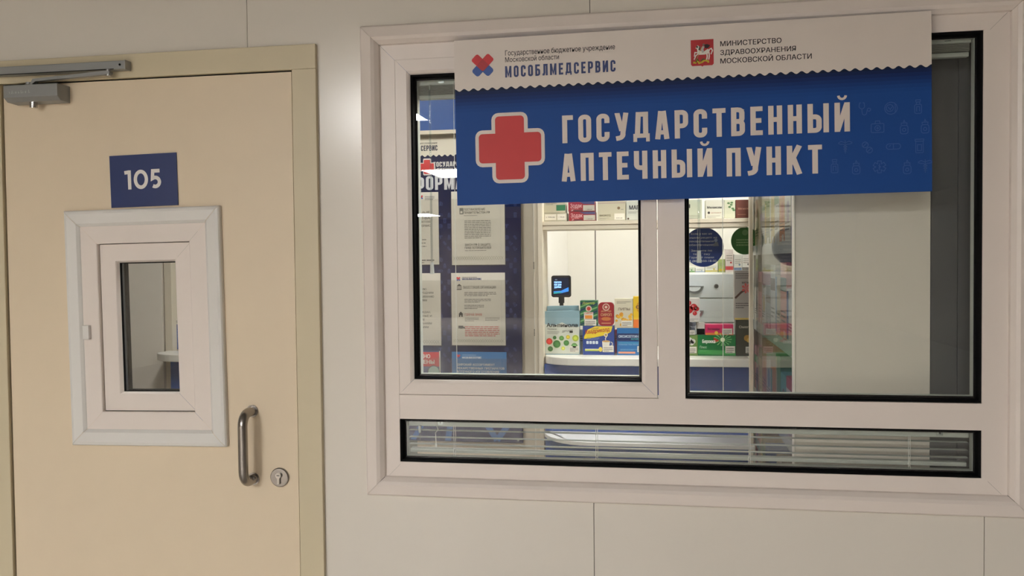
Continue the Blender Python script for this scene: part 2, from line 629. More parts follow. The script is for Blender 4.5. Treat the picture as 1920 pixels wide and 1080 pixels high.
# pull handle
hd = MB()
zt, zb_ = 1.160, 0.978
xc = -1.084
pts = [(xc, -.004, zt), (xc, -.030, zt)] + [(xc, -.030 - .032 * math.sin(math.radians(a)), zt - .032 * (1 - math.cos(math.radians(a)))) for a in range(15, 91, 15)]
pts += [(xc, -.030 - .032 * math.cos(math.radians(a)), zb_ + .032 * (1 - math.sin(math.radians(a)))) for a in range(0, 91, 15)] + [(xc, -.030, zb_), (xc, -.004, zb_)]
hd.tube(pts, .0125, STEEL, 20)
h_o = hd.build('pull_handle', door)
for z in (zt, zb_):
    r_ = MB(); r_.cyl((xc, -.004, z), (xc, -.0075, z), .0165, STEEL, 24); r_.build('handle_rosette', h_o)
lk = MB(); lk.cyl((-1.009, -.004, .985), (-1.009, -.009, .985), .0255, STEEL, 40); lk.cyl((-1.009, -.009, .985), (-1.009, -.0105, .985), .0255, STEEL, 40, .0235)
l_o = lk.build('lock_rosette', door)
cy = MB()
cy.cyl((-1.0095, -.0105, .991), (-1.0095, -.017, .991), .0078, M((185, 180, 172), .3, 1.0), 20)
cy.box(-1.0130, -1.0060, -.0165, -.0105, .968, .990, M((185, 180, 172), .3, 1.0))
cy.box(-1.0135, -1.0055, -.0175, -.0168, .9905, .9925, BLACK)
cy.build('lock_cylinder', l_o, bevel=.0008)

# ------------------------------------------------------------------ small window in the door
w2 = sroot('window_2')
w2.location = (W2C[0], -.004, W2C[1])
w2.rotation_euler = (0, math.radians(-0.75), 0)
hw, hh = .2285, .3215
mb = MB()
mb.ring(-hw, -hh, hw, hh, [(0, .0), (0, -.012), (.003, -.016), (.010, -.018), (.036, -.015), (.042, -.010), (.045, -.006)], PVCCOOL, gap=.0007)
mb.build('casing', w2)
mb = MB()
i1 = .0455
mb.ring(-hw + .044, -hh + .044, hw - .044, hh - .044, [(0, -.0075), (.046, -.0075), (.048, -.006), (.048, .006)], PVC, gap=.0003)
mb.build('frame', w2)
mb = MB()
i2 = .0925
mb.ring(-hw + i2, -hh + i2, hw - i2, hh - i2, [(0, .012), (.0015, .0035), (.0465, .003), (.0485, .005), (.052, .015)], PVC, gap=.0003)
mb.ring(-hw + i2 - .001, -hh + i2 - .001, hw - i2 + .001, hh - i2 + .001, [(0, .006), (.003, .0065)], BLACK)
mb.build('sash', w2)
mb = MB()
i3 = i2 + .0505
mb.ring(-hw + i3, -hh + i3, hw - i3, hh - i3, [(0, .0148), (.0035, .016), (.0035, .022)], BLACK)
mb.ring(-hw + i3 + .001, -hh + i3 + .001, hw - i3 - .001, hh - i3 - .001, [(0, .0235), (.0, .035)], M((120, 122, 124), .3, .8))
mb.ring(-hw + i3 + .0008, -hh + i3 + .0008, hw - i3 - .0008, hh - i3 - .0008, [(0, .035), (.0035, .0355), (.0035, .05)], BLACK)
mb.build('gasket', w2)
mb = MB(); mb.box(-hw + i3, hw - i3, .019, .022, -hh + i3, hh - i3, GLASS); mb.build('glass', w2)
mb = MB(); mb.box(-hw + .048, -hw + .066, -.019, -.0075, -.030, .008, PVCCOOL); mb.box(-hw + .048, -hw + .053, -.013, -.0075, -.024, .0, PVCCOOL)
mb.build('latch', w2, bevel=.001)

# ------------------------------------------------------------------ door closer
t = thing('door_closer', 'silver grey hydraulic door closer with slide rail above the cream door', 'door closer', (-1.693, -.045, 1.980))
CL = M((146, 148, 147), .42, .35, var=.02)
mb = MB()
# local coordinates relative to (-1.76, -.045, 2.0)
bx0, bx1 = -.068, .094
prof = [(-.012, .057), (-.012, .016), (.002, .003), (.041, .001), (.041, .058), (-.008, .058)]
vs = [(bx0, y, z * .80 + .015) for y, z in prof] + [(bx1, y, z * .80 + .015) for y, z in prof]
n_ = len(prof)
mb.mesh(vs, [tuple(range(n_)), tuple(range(2 * n_ - 1, n_ - 1, -1))] + [(i, n_ + i, n_ + (i + 1) % n_, (i + 1) % n_) for i in range(n_)], CL)
mk = M((196, 198, 196), .4)
for dx, hgt in ((.020, .007), (.0265, .003), (.029, .010), (.0335, .003), (.040, .006), (.043, .006), (.050, .006), (.0525, .004), (.0590, .010), (.0620, .003), (.0655, .006), (.0730, .007), (.0755, .007), (.0850, .011), (.0880, .003)):
    mb.rect(bx0 + dx * .9, .038, bx0 + dx * .9 + .0011, .038 + hgt * .8, -.0123, mk)
mb.build('closer_body', t, bevel=.0012)
mb = MB(); mb.cyl((.004, .012, .018), (.004, .012, .002), .010, M((205, 203, 200), .25, 1.0), 24); mb.build('adjusting_knob', t)
mb = MB()
mb.box(-.38, .281, .006, .032, .0935, .1160, CL)
mb.cyl((.268, .006, .105), (.268, .0045, .105), .003, BLACK, 12)
mb.rect(-.38, .0934, .25, .0955, .0058, BLACK)
mb.build('slide_rail', t, bevel=.0012)
mb = MB(); mb.box(.2812, .2838, .005, .033, .0925, .1170, M((160, 160, 158), .35, .5)); mb.build('end_cap', t)
mb = MB()
arm = [(-.013, .064), (.002, .064), (.012, .078), (.230, .090), (.242, .087), (.240, .081), (.020, .071), (.010, .064), (.012, .062), (-.013, .061)]
mb.prism(arm, .0, .014, CL)
mb.cyl((-.004, .007, .055), (-.004, .007, .070), .009, CL, 16)
mb.cyl((.234, .007, .077), (.234, .007, .0935), .007, M((170, 170, 168), .3, .8), 16)
mb.build('closer_arm', t)

# ------------------------------------------------------------------ room number plate
t = thing('room_number_sign', 'small dark blue square plate with white number 105 on the cream door', 'sign', (-1.3825, -.0045, 1.7095), 0, math.radians(-1.1))
mb = MB(); mb.box(-.0985, .0985, -.003, .0, 0.0, .1405, M((28, 48, 102), .4)); mb.build('plate', t)
mb = MB(); W5 = M((236, 232, 226), .5); u = .0515
g105 = [([(.30, 0), (.30, 1)], 0, False), ([(.30, .91), (.02, .88)], 0, False), (arc(.405, .5, .315, 0, 354, 30, .41), .55, True),
        ([(.54, .91), (.15, .91), (.12, .52)] + arc(.27, .33, .24, 112, -125, 14, .235), 1.50, False)]
for k, (P, dx, cl) in enumerate(g105):
    for i, q_ in enumerate(stroke([((x + dx) * u, z * u) for x, z in P], .19 * u, cl)):
        mb.flat([(x - .0565, z + .0475) for x, z in q_], -.0034 - 1e-5 * (k * 3 + i % 3), W5)
mb.build('lettering', t)

# ------------------------------------------------------------------ the big sign
SY = -.028
c4 = [at(853, 75, SY), at(1749, 22, SY), at(1748, 357, SY), at(858, 387, SY)]
SW = ((c4[1][0] - c4[0][0]) + (c4[2][0] - c4[3][0])) / 2
SH = ((c4[0][1] - c4[3][1]) + (c4[1][1] - c4[2][1])) / 2
tilt = math.atan2(((c4[1][1] - c4[0][1]) + (c4[2][1] - c4[3][1])) / 2, SW)
scx = sum(c[0] for c in c4) / 4; scz = sum(c[1] for c in c4) / 4


def homog(src, dst):
    A, B = [], []
    for (x, y), (u, v) in zip(src, dst):
        A += [[x, y, 1, 0, 0, 0, -u * x, -u * y], [0, 0, 0, x, y, 1, -v * x, -v * y]]; B += [u, v]
    h = np.linalg.solve(np.array(A, float), np.array(B, float))

    def f(x, y):
        d = h[6] * x + h[7] * y + 1
        return ((h[0] * x + h[1] * y + h[2]) / d, (h[3] * x + h[4] * y + h[5]) / d)
    return f


S_ = homog([(853, 75), (1749, 22), (1748, 357), (858, 387)], [(-SW / 2, SH), (SW / 2, SH), (SW / 2, 0), (-SW / 2, 0)])
sign = thing('pharmacy_sign', 'wide blue and white pharmacy sign board with red cross hung over the window', 'sign', (scx, SY, scz - SH / 2), 0, -tilt)
SWHITE = M((226, 216, 207), .42, var=.01)
SBLUE = M((30, 76, 150), .5, var=.02, spec=.2)
mb = MB(); mb.box(-SW / 2, SW / 2, 0, .004, 0, SH, SBLUE); mb.build('board', sign)
# white header with scalloped lower edge
zl = S_(853, 168)[1]; zr = S_(1748, 125.5)[1]; zc = (zl + zr) / 2
mb = MB()
N = 47 * 8
wav = [(-SW / 2 + SW * i / N, zc + .0031 * math.cos(2 * math.pi * i / 8)) for i in range(N + 1)]
for i in range(N):
    a, b = wav[i], wav[i + 1]
    mb.flat([a, b, (b[0], SH), (a[0], SH)], -.0012, SWHITE)
mb.build('header_band', sign)
mb = MB()       # printed dark band below the scallops
cols = [(32, 38, 62), (33, 43, 80), (35, 50, 98), (37, 58, 112), (39, 65, 124), (41, 72, 134), (42, 77, 142)]
zt_ = zc + .004
for i, c in enumerate(cols):
    za, zb2 = zt_ - i * .0085, zt_ - (i + 1) * .0085
    mb.rect(-SW / 2, zb2, SW / 2, za, -.0004, M((max(14, c[0] - 14), c[1] - 4, c[2] + 4), .5, var=.02, spec=.2))
mb.build('printed_band', sign)
mb = MB()
TW = M((226, 214, 206), .45, var=.01)
e = -.0016


def fitline(fn, txt, pl, pr, ptop, mat, **kw):
    a = S_(*pl); b = S_(*pr); tp = S_(*ptop)
    fn(txt, a[0], b[0], (a[1] + b[1]) / 2, tp[1] - a[1], e, mat, **kw)


fitline(mb.letters, 'ГОСУДАРСТВЕННЫЙ', (1058.8, 268.4), (1597, 246.7), (1058.8, 216.3), TW, track=.17, sw=.166)
mb.build('lettering', sign)
mb = MB()
fitline(mb.letters, 'АПТЕЧНЫЙ', (1057, 341.3), (1340.7, 330.5), (1057, 289.3), TW, track=.17, sw=.166)
fitline(mb.letters, 'ПУНКТ', (1367.3, 330.2), (1545, 325), (1367.3, 277.3), TW, track=.17, sw=.166)
mb.build('lettering', sign)
mb = MB()
NV = M((38, 56, 112), .45)
fitline(mb.letters, 'МОСОБЛМЕДСЕРВИС', (950.8, 145), (1160, 134), (950.8, 123.5), NV, track=.2)
BR = M((52, 44, 44), .5)
fitline(mb.text, 'Государственное бюджетное учреждение', (951, 103.4), (1159, 92), (951, 93.6), BR, bold=.008)
fitline(mb.text, 'Московской области', (951, 115.6), (1053, 110.8), (951, 106.2), BR, bold=.008)
mb.build('header_lettering', sign)
mb = MB()
for s_, a, b, tp in (('МИНИСТЕРСТВО', (1357, 86.8), (1471, 80.8), (1357, 77.4)), ('ЗДРАВООХРАНЕНИЯ', (1357, 103.2), (1497.7, 96), (1357, 94)), ('МОСКОВСКОЙ ОБЛАСТИ', (1357, 119), (1527, 110.6), (1357, 109.6))):
    fitline(mb.text, s_, a, b, tp, M((44, 34, 34), .5), bold=.016)
mb.build('header_lettering', sign)
mb = MB(); c = S_(908, 122); logo(mb, c[0], c[1], .0315, -.0014); mb.build('logo', sign)
mb = MB()
c = S_(959, 277.5)
Rw = (S_(1024.7, 275)[0] - S_(893, 280)[0]) / 2; aw = (S_(993, 240)[0] - S_(924, 240)[0]) / 2
mb.flat(plus(c[0], c[1], Rw, aw, .017), -.0010, TW)
Rr_ = (S_(1018.5, 275)[0] - S_(900, 280)[0]) / 2; ar_ = (S_(986, 240)[0] - S_(931, 240)[0]) / 2
mb.flat(plus(c[0], c[1], Rr_, ar_, .009), -.0014, M((202, 47, 48), .5, var=.03))
mb.build('red_cross', sign)
# coat of arms: a white horseman over a yellow serpent on a red shield
mb = MB()
a = S_(1301.5, 75.5); b = S_(1344.5, 122)
sw_, sh_ = b[0] - a[0], a[1] - b[1]


def cp(u, v):
    return (a[0] + sw_ * u, b[1] + sh_ * v)


mb.flat([cp(0, 1), cp(0, .06), cp(.06, 0), cp(.44, 0), cp(.5, -.035), cp(.56, 0), cp(.94, 0), cp(1, .06), cp(1, 1)], -.0014, M((176, 28, 34), .45))
HW = M((222, 216, 208), .5)


def cs(path, w_, mat, y=-.0018):
    for q in stroke([cp(*p) for p in path], w_ * sw_):
        mb.flat(q, y, mat)


mb.flat([cp(.28, .50), cp(.36, .42), cp(.62, .42), cp(.78, .46), cp(.84, .58), cp(.74, .63), cp(.58, .54), cp(.40, .58)], -.0017, HW)
cs([(.34, .52), (.33, .70), (.27, .76)], .11, HW); cs([(.36, .60), (.40, .74)], .06, M((90, 110, 100), .5))
cs([(.30, .76), (.24, .66)], .07, HW)
cs([(.32, .46), (.22, .40), (.14, .24)], .05, HW); cs([(.30, .50), (.18, .52), (.15, .36)], .045, HW)
cs([(.70, .48), (.72, .34), (.69, .22)], .06, HW); cs([(.80, .50), (.81, .34), (.78, .22)], .055, HW)
cs([(.80, .60), (.90, .64), (.95, .56), (.88, .42)], .05, HW)
cs([(.54, .50), (.50, .62), (.56, .74)], .10, M((170, 168, 165), .5)); cs([(.56, .76), (.57, .84)], .08, M((120, 100, 90), .5))
mb.flat([cp(.60, .80), cp(.72, .82), cp(.86, .76), cp(.76, .66), cp(.62, .66)], -.0019, M((40, 26, 30), .5))
cs([(.50, .72), (.36, .48), (.24, .20)], .018, M((200, 180, 110), .5), -.0021)
YL = M((196, 170, 40), .5)
cs([(.10, .14), (.20, .12), (.28, .22), (.36, .10), (.48, .13), (.60, .20), (.76, .16), (.76, .10)], .075, YL)
cs([(.22, .14), (.26, .26), (.34, .20)], .05, M((90, 110, 40), .5)); cs([(.44, .18), (.54, .26), (.62, .22)], .05, M((80, 84, 40), .5))
mb.build('coat_of_arms', sign)
mb = MB()
IC = M((62, 98, 170), .5, spec=.2)
pos = [(625, 204, 0), (673, 203, 1), (723, 200, 2), (648, 238, 3), (697, 238, 4), (745, 236, 4), (588, 275, 5), (629, 276, 6), (677, 274, 7), (725, 273, 8), (568, 311, 2), (608, 313, 4), (651, 312, 9), (702, 312, 4), (743, 310, 5)]
for x, y, k in pos:
    p = S_(1000 + x, y)
    px_ = min(p[0], SW / 2 - .015)
    icon(mb, k, px_, p[1], .031, -.0012, IC, .055)
mb.build('icon_pattern', sign)

# ------------------------------------------------------------------ blinds behind the glass
def blind(label, x0, x1, ztop, zs, raised, wand=None, cords=(), nstack=9, brackets=()):
    """ztop = top of head rail; zs = drop of slats"""
    Y0 = .040
    t = thing('venetian_blind', label, 'blind', ((x0 + x1) / 2, Y0, ztop))
    hx = (x1 - x0) / 2
    mb = MB(); mb.box(-hx, hx, 0, .018, -.018, 0, BLINDM); mb.build('head_rail', t, bevel=.002)
    z = -.018
    if raised:
        for i in range(nstack):
            z -= .0024
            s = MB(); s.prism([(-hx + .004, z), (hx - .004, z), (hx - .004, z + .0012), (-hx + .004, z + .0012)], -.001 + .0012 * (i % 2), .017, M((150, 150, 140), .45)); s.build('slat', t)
        z -= .003
    else:
        for dz in zs:
            s = MB()
            zz = -dz
            P = [(-.001, zz - .0012), (.004, zz), (.010, zz + .0004), (.016, zz - .0010)]
            vs, fs = [], []
            for (yy, z_) in P:
                vs += [(-hx + .003, yy, z_), (hx - .003, yy, z_)]
            for (yy, z_) in P:
                vs += [(-hx + .003, yy, z_ - .0006), (hx - .003, yy, z_ - .0006)]
            for i in range(3):
                fs += [(2 * i, 2 * i + 1, 2 * i + 3, 2 * i + 2), (8 + 2 * i, 10 + 2 * i, 11 + 2 * i, 9 + 2 * i)]
            fs += [(0, 8, 9, 1), (6, 7, 15, 14), (0, 2, 10, 8), (2, 4, 12, 10), (4, 6, 14, 12), (1, 9, 11, 3), (3, 11, 13, 5), (5, 13, 15, 7)]
            s.mesh(vs, fs, BLINDM); s.build('slat', t)
            z = zz
        z -= .012
    mb = MB()
    pr = [(-.001, z), (.017, z), (.018, z - .004), (.017, z - .010), (-.001, z - .010), (-.002, z - .004)]
    vs = [(-hx + .006, y, zz) for y, zz in pr] + [(hx - .006, y, zz) for y, zz in pr]
    mb.mesh(vs, [(0, 1, 2, 3, 4, 5), (11, 10, 9, 8, 7, 6)] + [(i, 6 + i, 6 + (i + 1) % 6, (i + 1) % 6) for i in range(6)], BLINDM)
    mb.build('bottom_rail', t, bevel=.0008)
    cx = (x0 + x1) / 2
    for bxx in brackets:
        mb = MB(); mb.box(bxx - cx - .007, bxx - cx + .007, -.002, .0, -.013, -.001, M((170, 178, 174), .2, .6))
        mb.box(bxx - cx - .002, bxx - cx + .002, -.003, -.0015, -.009, -.005, DARK); mb.build('bracket', t)
    if wand:
        wx, wz = wand
        mb = MB()
        mb.tube([(wx - cx, -.004, -.016), (wx - cx, -.004, -.030)], .0022, BLINDM, 8)
        mb.tube([(wx - cx, -.004, -.028), (wx - cx, -.004, wz - ztop)], .0032, glass_mat('clear_plastic', (.90, .93, .93), 1.0), 6)
        mb.tube([(wx - cx, -.004, wz - ztop), (wx - cx + .0005, -.004, wz - ztop - .030)], .0045, M((205, 208, 205), .2), 8, .006)
        mb.build('tilt_wand', t)
    for k, (cxx, zc_) in enumerate(cords):
        mb = MB(); mb.tube([(cxx - cx, -.0035, -.012), (cxx - cx, -.0035, zc_ - ztop)], .0008, M((226, 226, 220), .6), 6); mb.build('lift_cord', t)
    return t, cx


def cordset(t, cx, xs, zend, seed):
    rg = random.Random(seed)
    for x in xs:
        mb = MB()
        for off in (-.0022, .0022):
            P = [(x - cx + off + rg.uniform(-.0008, .0008) * (i > 1), -.0032, -.014 - (.014 - .0 + zend) * i / 7) for i in range(8)]
            mb.tube(P, .0007, M((226, 226, 220), .6), 6)
        mb.tube([(x - cx, -.004, -zend + .004), (x - cx - .004, -.006, -zend - .004), (x - cx + .001, -.006, -zend - .009), (x - cx + .003, -.004, -zend - .003)], .0008, M((226, 226, 220), .6), 6)
        mb.build('ladder_cord', t)


A = lambda px, py, Y=.04: at(px, py, Y)
x0, x1 = -.632, -.060
t, cx = blind('raised venetian blind gathered at the top of the left window sash', x0, x1, A(820, 147)[1], [], True, (A(808, 300)[0], A(808, 492)[1]), [(A(852.5, 300)[0], 1.262)], brackets=(A(827, 152)[0],))
x0, x1 = .060, .710
t, cx = blind('raised venetian blind gathered at the top of the wide right window pane', x0, x1, A(1800, 66)[1], [], True, (A(1310, 400)[0], A(1310, 470)[1]), [(A(1355, 500)[0], 1.226)], nstack=8, brackets=(A(1777, 70)[0],))
x0, x1 = -.668, .709
t, cx = blind('lowered venetian blind with open slats in the low strip window', x0, x1, 1.1385, [.0275, .046, .064], False, brackets=(A(826, 795)[0], A(1762, 815)[0]))
cordset(t, cx, [A(853, 820)[0], A(1119, 830)[0], A(1405, 830)[0], A(1704, 840)[0]], .078, 3)
mb = MB()
wx = A(788, 800)[0] - cx
mb.tube([(wx, -.004, -.015), (wx, -.004, -.034)], .0042, M((200, 205, 204), .2), 8)
mb.tube([(wx, -.004, -.034), (wx, -.004, -.060)], .003, GLASS, 6)
mb.build('tilt_wand', t)
mb = MB()
wx = A(820, 800)[0] - cx
mb.tube([(wx, -.004, -.016), (wx + .003, -.004, -.026), (wx - .004, -.004, -.034), (wx - .003, -.004, -.062)], .0014, M((226, 226, 220), .6), 6)
mb.tube([(wx - .003, -.004, -.062), (wx - .003, -.004, -.070)], .0028, M((226, 226, 220), .4), 8)
mb.build('pull_cord', t)

# ================================================================== VESTIBULE BEHIND THE WALL
YB = 1.50      # plane of the board
PP = lambda px, py: at(px, py, YB)
WB = 1.515     # wall behind the board
bw = MB()
xr = at(1002, 500, WB)[0]
bw.box(at(312, 500, 1.56)[0] + 1.2, xr, WB, 1.60, 0, CZ, CREAM)
struct(bw.build('wall_vestibule'))
# door frame edge strips to the right of the board wall
tr = MB()
XA, XB_, XC = at(1001, 500, 1.46)[0], at(1010, 500, 1.46)[0], at(1018.5, 500, 1.46)[0]
tr.box(XA, XA + .003, 1.455, 1.50, 0, CZ, M((235, 232, 222), .3))
tr.box(XA + .003, XB_ - .001, 1.45, 1.50, 0, CZ, CREAM)
tr.box(XB_ - .001, XB_ + .001, 1.458, 1.50, 0, CZ, BLACK)
tr.box(XB_ + .001, XC, 1.44, 1.60, 0, CZ, CREAM)
for zz in (1.52, 1.24):
    for k in range(5):
        tr.box(XA - .001, XA + .003, 1.452, 1.456, zz + k * .006, zz + k * .006 + .003, BLACK)
struct(tr.build('trim_1'))

# blue fascia and pale rail above the board
fa = MB(); z0 = PP(900, 243)[1]; z1 = PP(900, 183)[1]
fa.box(-1.60, PP(978, 200)[0], YB - .01, WB, z0, CZ - .05, M((26, 74, 142), .4))
struct(fa.build('trim_2'))
fa = MB(); fa.box(-1.60, PP(978, 200)[0] + .01, YB - .03, WB, PP(900, 250)[1], z0, CREAM); struct(fa.build('trim_3'))

# information board
bl, br = -1.60, PP(977, 500)[0]
bt, bb = PP(900, 256)[1], PP(900, 829)[1]
ib = thing('information_board', 'tall dark blue information board with white header seen through the window', 'notice board', ((bl + br) / 2, YB, bb))
ox, oz = (bl + br) / 2, bb
L = lambda px, py: (PP(px, py)[0] - ox, PP(px, py)[1] - oz)
mb = MB(); mb.box(bl - ox, br - ox, 0, .010, 0, bt - oz, NAVY); mb.build('panel', ib)
mb = MB()
zz = L(820, 292)[1]
n = 40 * 6
for i in range(n):
    xa = bl - ox + (br - bl) * i / n; xb = bl - ox + (br - bl) * (i + 1) / n
    mb.flat([(xa, zz + .004 * math.cos(i * math.pi / 3)), (xb, zz + .004 * math.cos((i + 1) * math.pi / 3)), (xb, bt - oz), (xa, bt - oz)], -.0008, M((222, 214, 196), .5))
mb.build('header_band', ib)
mb = MB()
p = L(738, 285); q = L(820.5, 285)
mb.letters('МОСОБЛМЕДСЕРВИС', p[0], q[0], p[1], .023, -.0016, M((50, 52, 70), .5), track=.1)
mb.text('Государственное бюджетное учреждение', p[0], L(820, 270)[0], L(800, 270)[1], .008, -.0016, M((60, 52, 52), .5))
mb.text('Московской области', p[0], L(778, 275)[0], L(800, 276)[1], .008, -.0016, M((60, 52, 52), .5))
mb.build('header_lettering', ib)
mb = MB()
p = L(813, 313); mb.letters('ГОСУДАРСТВЕННЫЙ', p[0], p[0] + .215, p[1], .021, -.0012, M((210, 208, 205), .5))
p = L(813, 324); mb.letters('АПТЕЧНЫЙ ПУНКТ', p[0], p[0] + .19, p[1], .019, -.0012, M((210, 208, 205), .5))
p = L(742, 358); mb.letters('ИНФОРМАЦИЯ', p[0], p[0] + .43, p[1], .060, -.0012, M((205, 205, 208), .5), track=.1)
mb.build('lettering', ib)
mb = MB(); p = L(801, 313)
mb.flat(plus(p[0], p[1], .036, .018, .006), -.0010, M((220, 210, 205), .5)); mb.flat(plus(p[0], p[1], .030, .0145, .004), -.0014, M((200, 44, 46), .5))
mb.build('red_cross', ib)
mb = MB()
ICB = M((56, 70, 124), .5)
k = 0
for cxp in (834, 958):
    for col in (-1, 0, 1):
        for row in range(22):
            y = 372 + row * 21 + (col % 2) * 10
            if y > 780:
                continue
            k += 1
            if col == 0 and row % 2 or (k * 7) % 5 == 0:
                continue
            p = L(cxp + col * 8, y)
            icon(mb, k * 3 + row, p[0], p[1], .019, -.0012, ICB, .07)
for (a1, a2) in (((775, 826), (800, 780)), ((840, 828), (846, 784)), ((905, 784), (932, 826)), ((932, 826), (962, 784))):
    for q in stroke([L(*a1), L(*a2)], .026):
        mb.flat([(px_, max(.004, pz_)) for px_, pz_ in q], -.0006, M((40, 82, 140), .5))
mb.disc(*L(972, 825), .005, -.002, M((170, 175, 175), .3, .8))
mb.build('icon_pattern', ib)


# posters in clear pockets
INK = M((70, 66, 62), .6); GREY = M((128, 126, 120), .6); REDI = M((196, 60, 56), .6)


def poster(label, x0, x1, y0, y1, base=PAPER, hasclip=True):
    a = PP(x0, y1); b = PP(x1, y0)
    t = thing('poster', label, 'poster', (a[0], YB - .004, a[1]), group=None)
    W_, H_ = b[0] - a[0], b[1] - a[1]
    mb = MB(); mb.box(0, W_, 0, .0015, 0, H_, base); mb.build('sheet', t)
    q = lambda px, py: (PP(px, py)[0] - a[0], PP(px, py)[1] - a[1])
    pr = MB()
    return t, pr, q, W_, H_


def pocket(t, W_, H_):
    mb = MB()
    mb.box(-.004, W_ + .004, -.003, -.0015, -.004, H_ * .90, glass_mat('pocket_plastic', (.97, .97, .96), .7))
    mb.build('clear_pocket', t)


t, pr, q, W_, H_ = poster('white poster with a person in the corner, topmost in the left column', 719, 822, 360, 497)
e3 = -.0005
logo(pr, q(790, 370)[0], q(790, 370)[1], .010, e3)
pr.lines(q(797, 367)[0], q(797, 367)[1], q(815, 375)[0], q(797, 375)[1], 3, e3, GREY)
pr.disc(*q(778, 372), .018, e3, M((170, 90, 80), .6)); pr.disc(*q(781, 384), .02, e3, M((60, 50, 52), .6), .03)
for s_, y_, xa, xb in (('ЛЬГОТНЫЕ', 403, 762, 806), ('ЛЕКАРСТВА', 412, 758, 807)):
    pr.text(s_, q(xa, y_)[0], q(xb, y_)[0], q(xa, y_)[1], .0135, e3, INK, bold=.02)
for s_, y_, xa, xb in (('В ГОСУДАРСТВЕННОЙ АПТЕКЕ', 419, 738, 808), ('МОСОБЛМЕДСЕРВИС', 426, 752, 808)):
    pr.text(s_, q(xa, y_)[0], q(xb, y_)[0], q(xa, y_)[1], .009, e3, INK, bold=.01)
pr.lines(q(740, 445)[0], q(740, 445)[1], q(800, 470)[0], q(740, 470)[1], 4, e3, GREY, .3, 1)
pr.lines(q(740, 485)[0], q(740, 485)[1], q(815, 494)[0], q(740, 494)[1], 2, e3, INK, .4, 2)
pr.build('printing', t); pocket(t, W_, H_)

t, pr, q, W_, H_ = poster('white poster headed with a government decree, topmost in the right column', 848, 946, 357, 497)
pr.rect(*q(862, 402), *q(869, 390), e3, GREY); pr.rect(*q(863.5, 400), *q(867.5, 396), e3 * 2, PAPER)
pr.text('ПОСТАНОВЛЕНИЕ', q(870, 395)[0], q(910, 395)[0], q(870, 395)[1], .0095, e3, INK, bold=.012)
pr.text('ПРАВИТЕЛЬСТВА РФ', q(870, 401)[0], q(919, 401)[0], q(870, 401)[1], .0095, e3, INK, bold=.012)
pr.lines(q(870, 403)[0], q(870, 403)[1], q(900, 405)[0], q(870, 405)[1], 1, e3, GREY, .5)
pr.lines(q(871, 412)[0], q(871, 412)[1], q(921, 447)[0], q(871, 447)[1], 11, e3, GREY, .42, 5)
pr.text('ЗАКОН РФ О ЗАЩИТЕ', q(872, 461)[0], q(920, 461)[0], q(872, 461)[1], .0095, e3, INK, bold=.012)
pr.text('ПРАВ ПОТРЕБИТЕЛЕЙ', q(872, 467)[0], q(921, 467)[0], q(872, 467)[1], .0095, e3, INK, bold=.012)
pr.lines(q(872, 468.5)[0], q(872, 468.5)[1], q(920, 470.5)[0], q(872, 470.5)[1], 1, e3, GREY, .5)


def lattice(pr, q, xa, xb, ya, yb):
    a, b = q(xa, ya), q(xb, yb)
    n = 22
    st = (b[0] - a[0]) / n
    for i in range(n):
        for u, v in (((0, b[1]), (1, a[1])), ((0, a[1]), (1, b[1]))):
            for qq in stroke([(a[0] + st * (i + u[0]), u[1]), (a[0] + st * (i + v[0]), v[1])], .0009):
                pr.flat(qq, e3, M((150, 150, 128), .6))


lattice(pr, q, 850, 944, 481, 487)
pr.build('printing', t); pocket(t, W_, H_)

t, pr, q, W_, H_ = poster('white poster about medical organisations, second down in the left column', 722, 826, 512, 647)
for j, (s_, y_, xr_) in enumerate((('НАСЕЛЕНИЮ,', 544, 801), ('А ТАКЖЕ ПО ИНОГОРОДНИМ', 551, 813), ('ИЛИ ОБСЛУЖИВАНИЮ', 558, 814), ('ОРГАНИЗАЦИЯМ', 565, 801), ('ЗАЯВЛЕНИЙ ГРАЖДАН,', 587, 808), ('А НА ЛЬГОТНЫЕ И', 594, 810), ('ЛЕЧЕНИЕ', 601, 797), ('И И ЖЕЛАНИЯМ', 608, 810), ('НАЗНАЧЕНИЯМ', 615, 804))):
    xl_ = xr_ - len(s_) * 3.3
    pr.text(s_, q(xl_, y_)[0], q(xr_, y_)[0], q(xl_, y_)[1], .0085, e3, INK, bold=.008)
lattice(pr, q, 724, 824, 637, 644)
pr.lines(q(735, 518)[0], q(735, 518)[1], q(788, 526)[0], q(735, 526)[1], 2, e3, GREY, .4, 8)
pr.build('printing', t); pocket(t, W_, H_)

t, pr, q, W_, H_ = poster('white poster with small house and ambulance symbols, second down in the right column', 848, 947, 511, 647)
logo(pr, q(860, 523)[0], q(860, 523)[1], .010, e3)
pr.lines(q(867, 518)[0], q(867, 518)[1], q(900, 520)[0], q(867, 520.5)[1], 1, e3, GREY, .5)
pr.letters('МОСОБЛМЕДСЕРВИС', q(867, 525)[0], q(903, 525)[0], q(867, 525)[1], .008, e3, NV, track=.1)
pr.text('ВЫШЕСТОЯЩИЕ ОРГАНИЗАЦИИ', q(869, 541)[0], q(930, 541)[0], q(869, 541)[1], .0115, e3, INK, bold=.0)
for sx in range(4):
    pr.rect(q(858, 542)[0] + sx * .0055, q(858, 542)[1], q(858, 542)[0] + sx * .0055 + .002, q(858, 536)[1], e3, INK)
pr.flat([q(857, 536), q(866, 536), q(861.5, 532)], e3, INK); pr.rect(*q(857, 543.5), *q(866, 542), e3, INK)
pr.lines(q(871, 546)[0], q(871, 546)[1], q(931, 555)[0], q(871, 555)[1], 3, e3, GREY, .42, 5)
pr.lines(q(871, 559)[0], q(871, 559)[1], q(921, 567)[0], q(871, 567)[1], 3, e3, GREY, .42, 6)
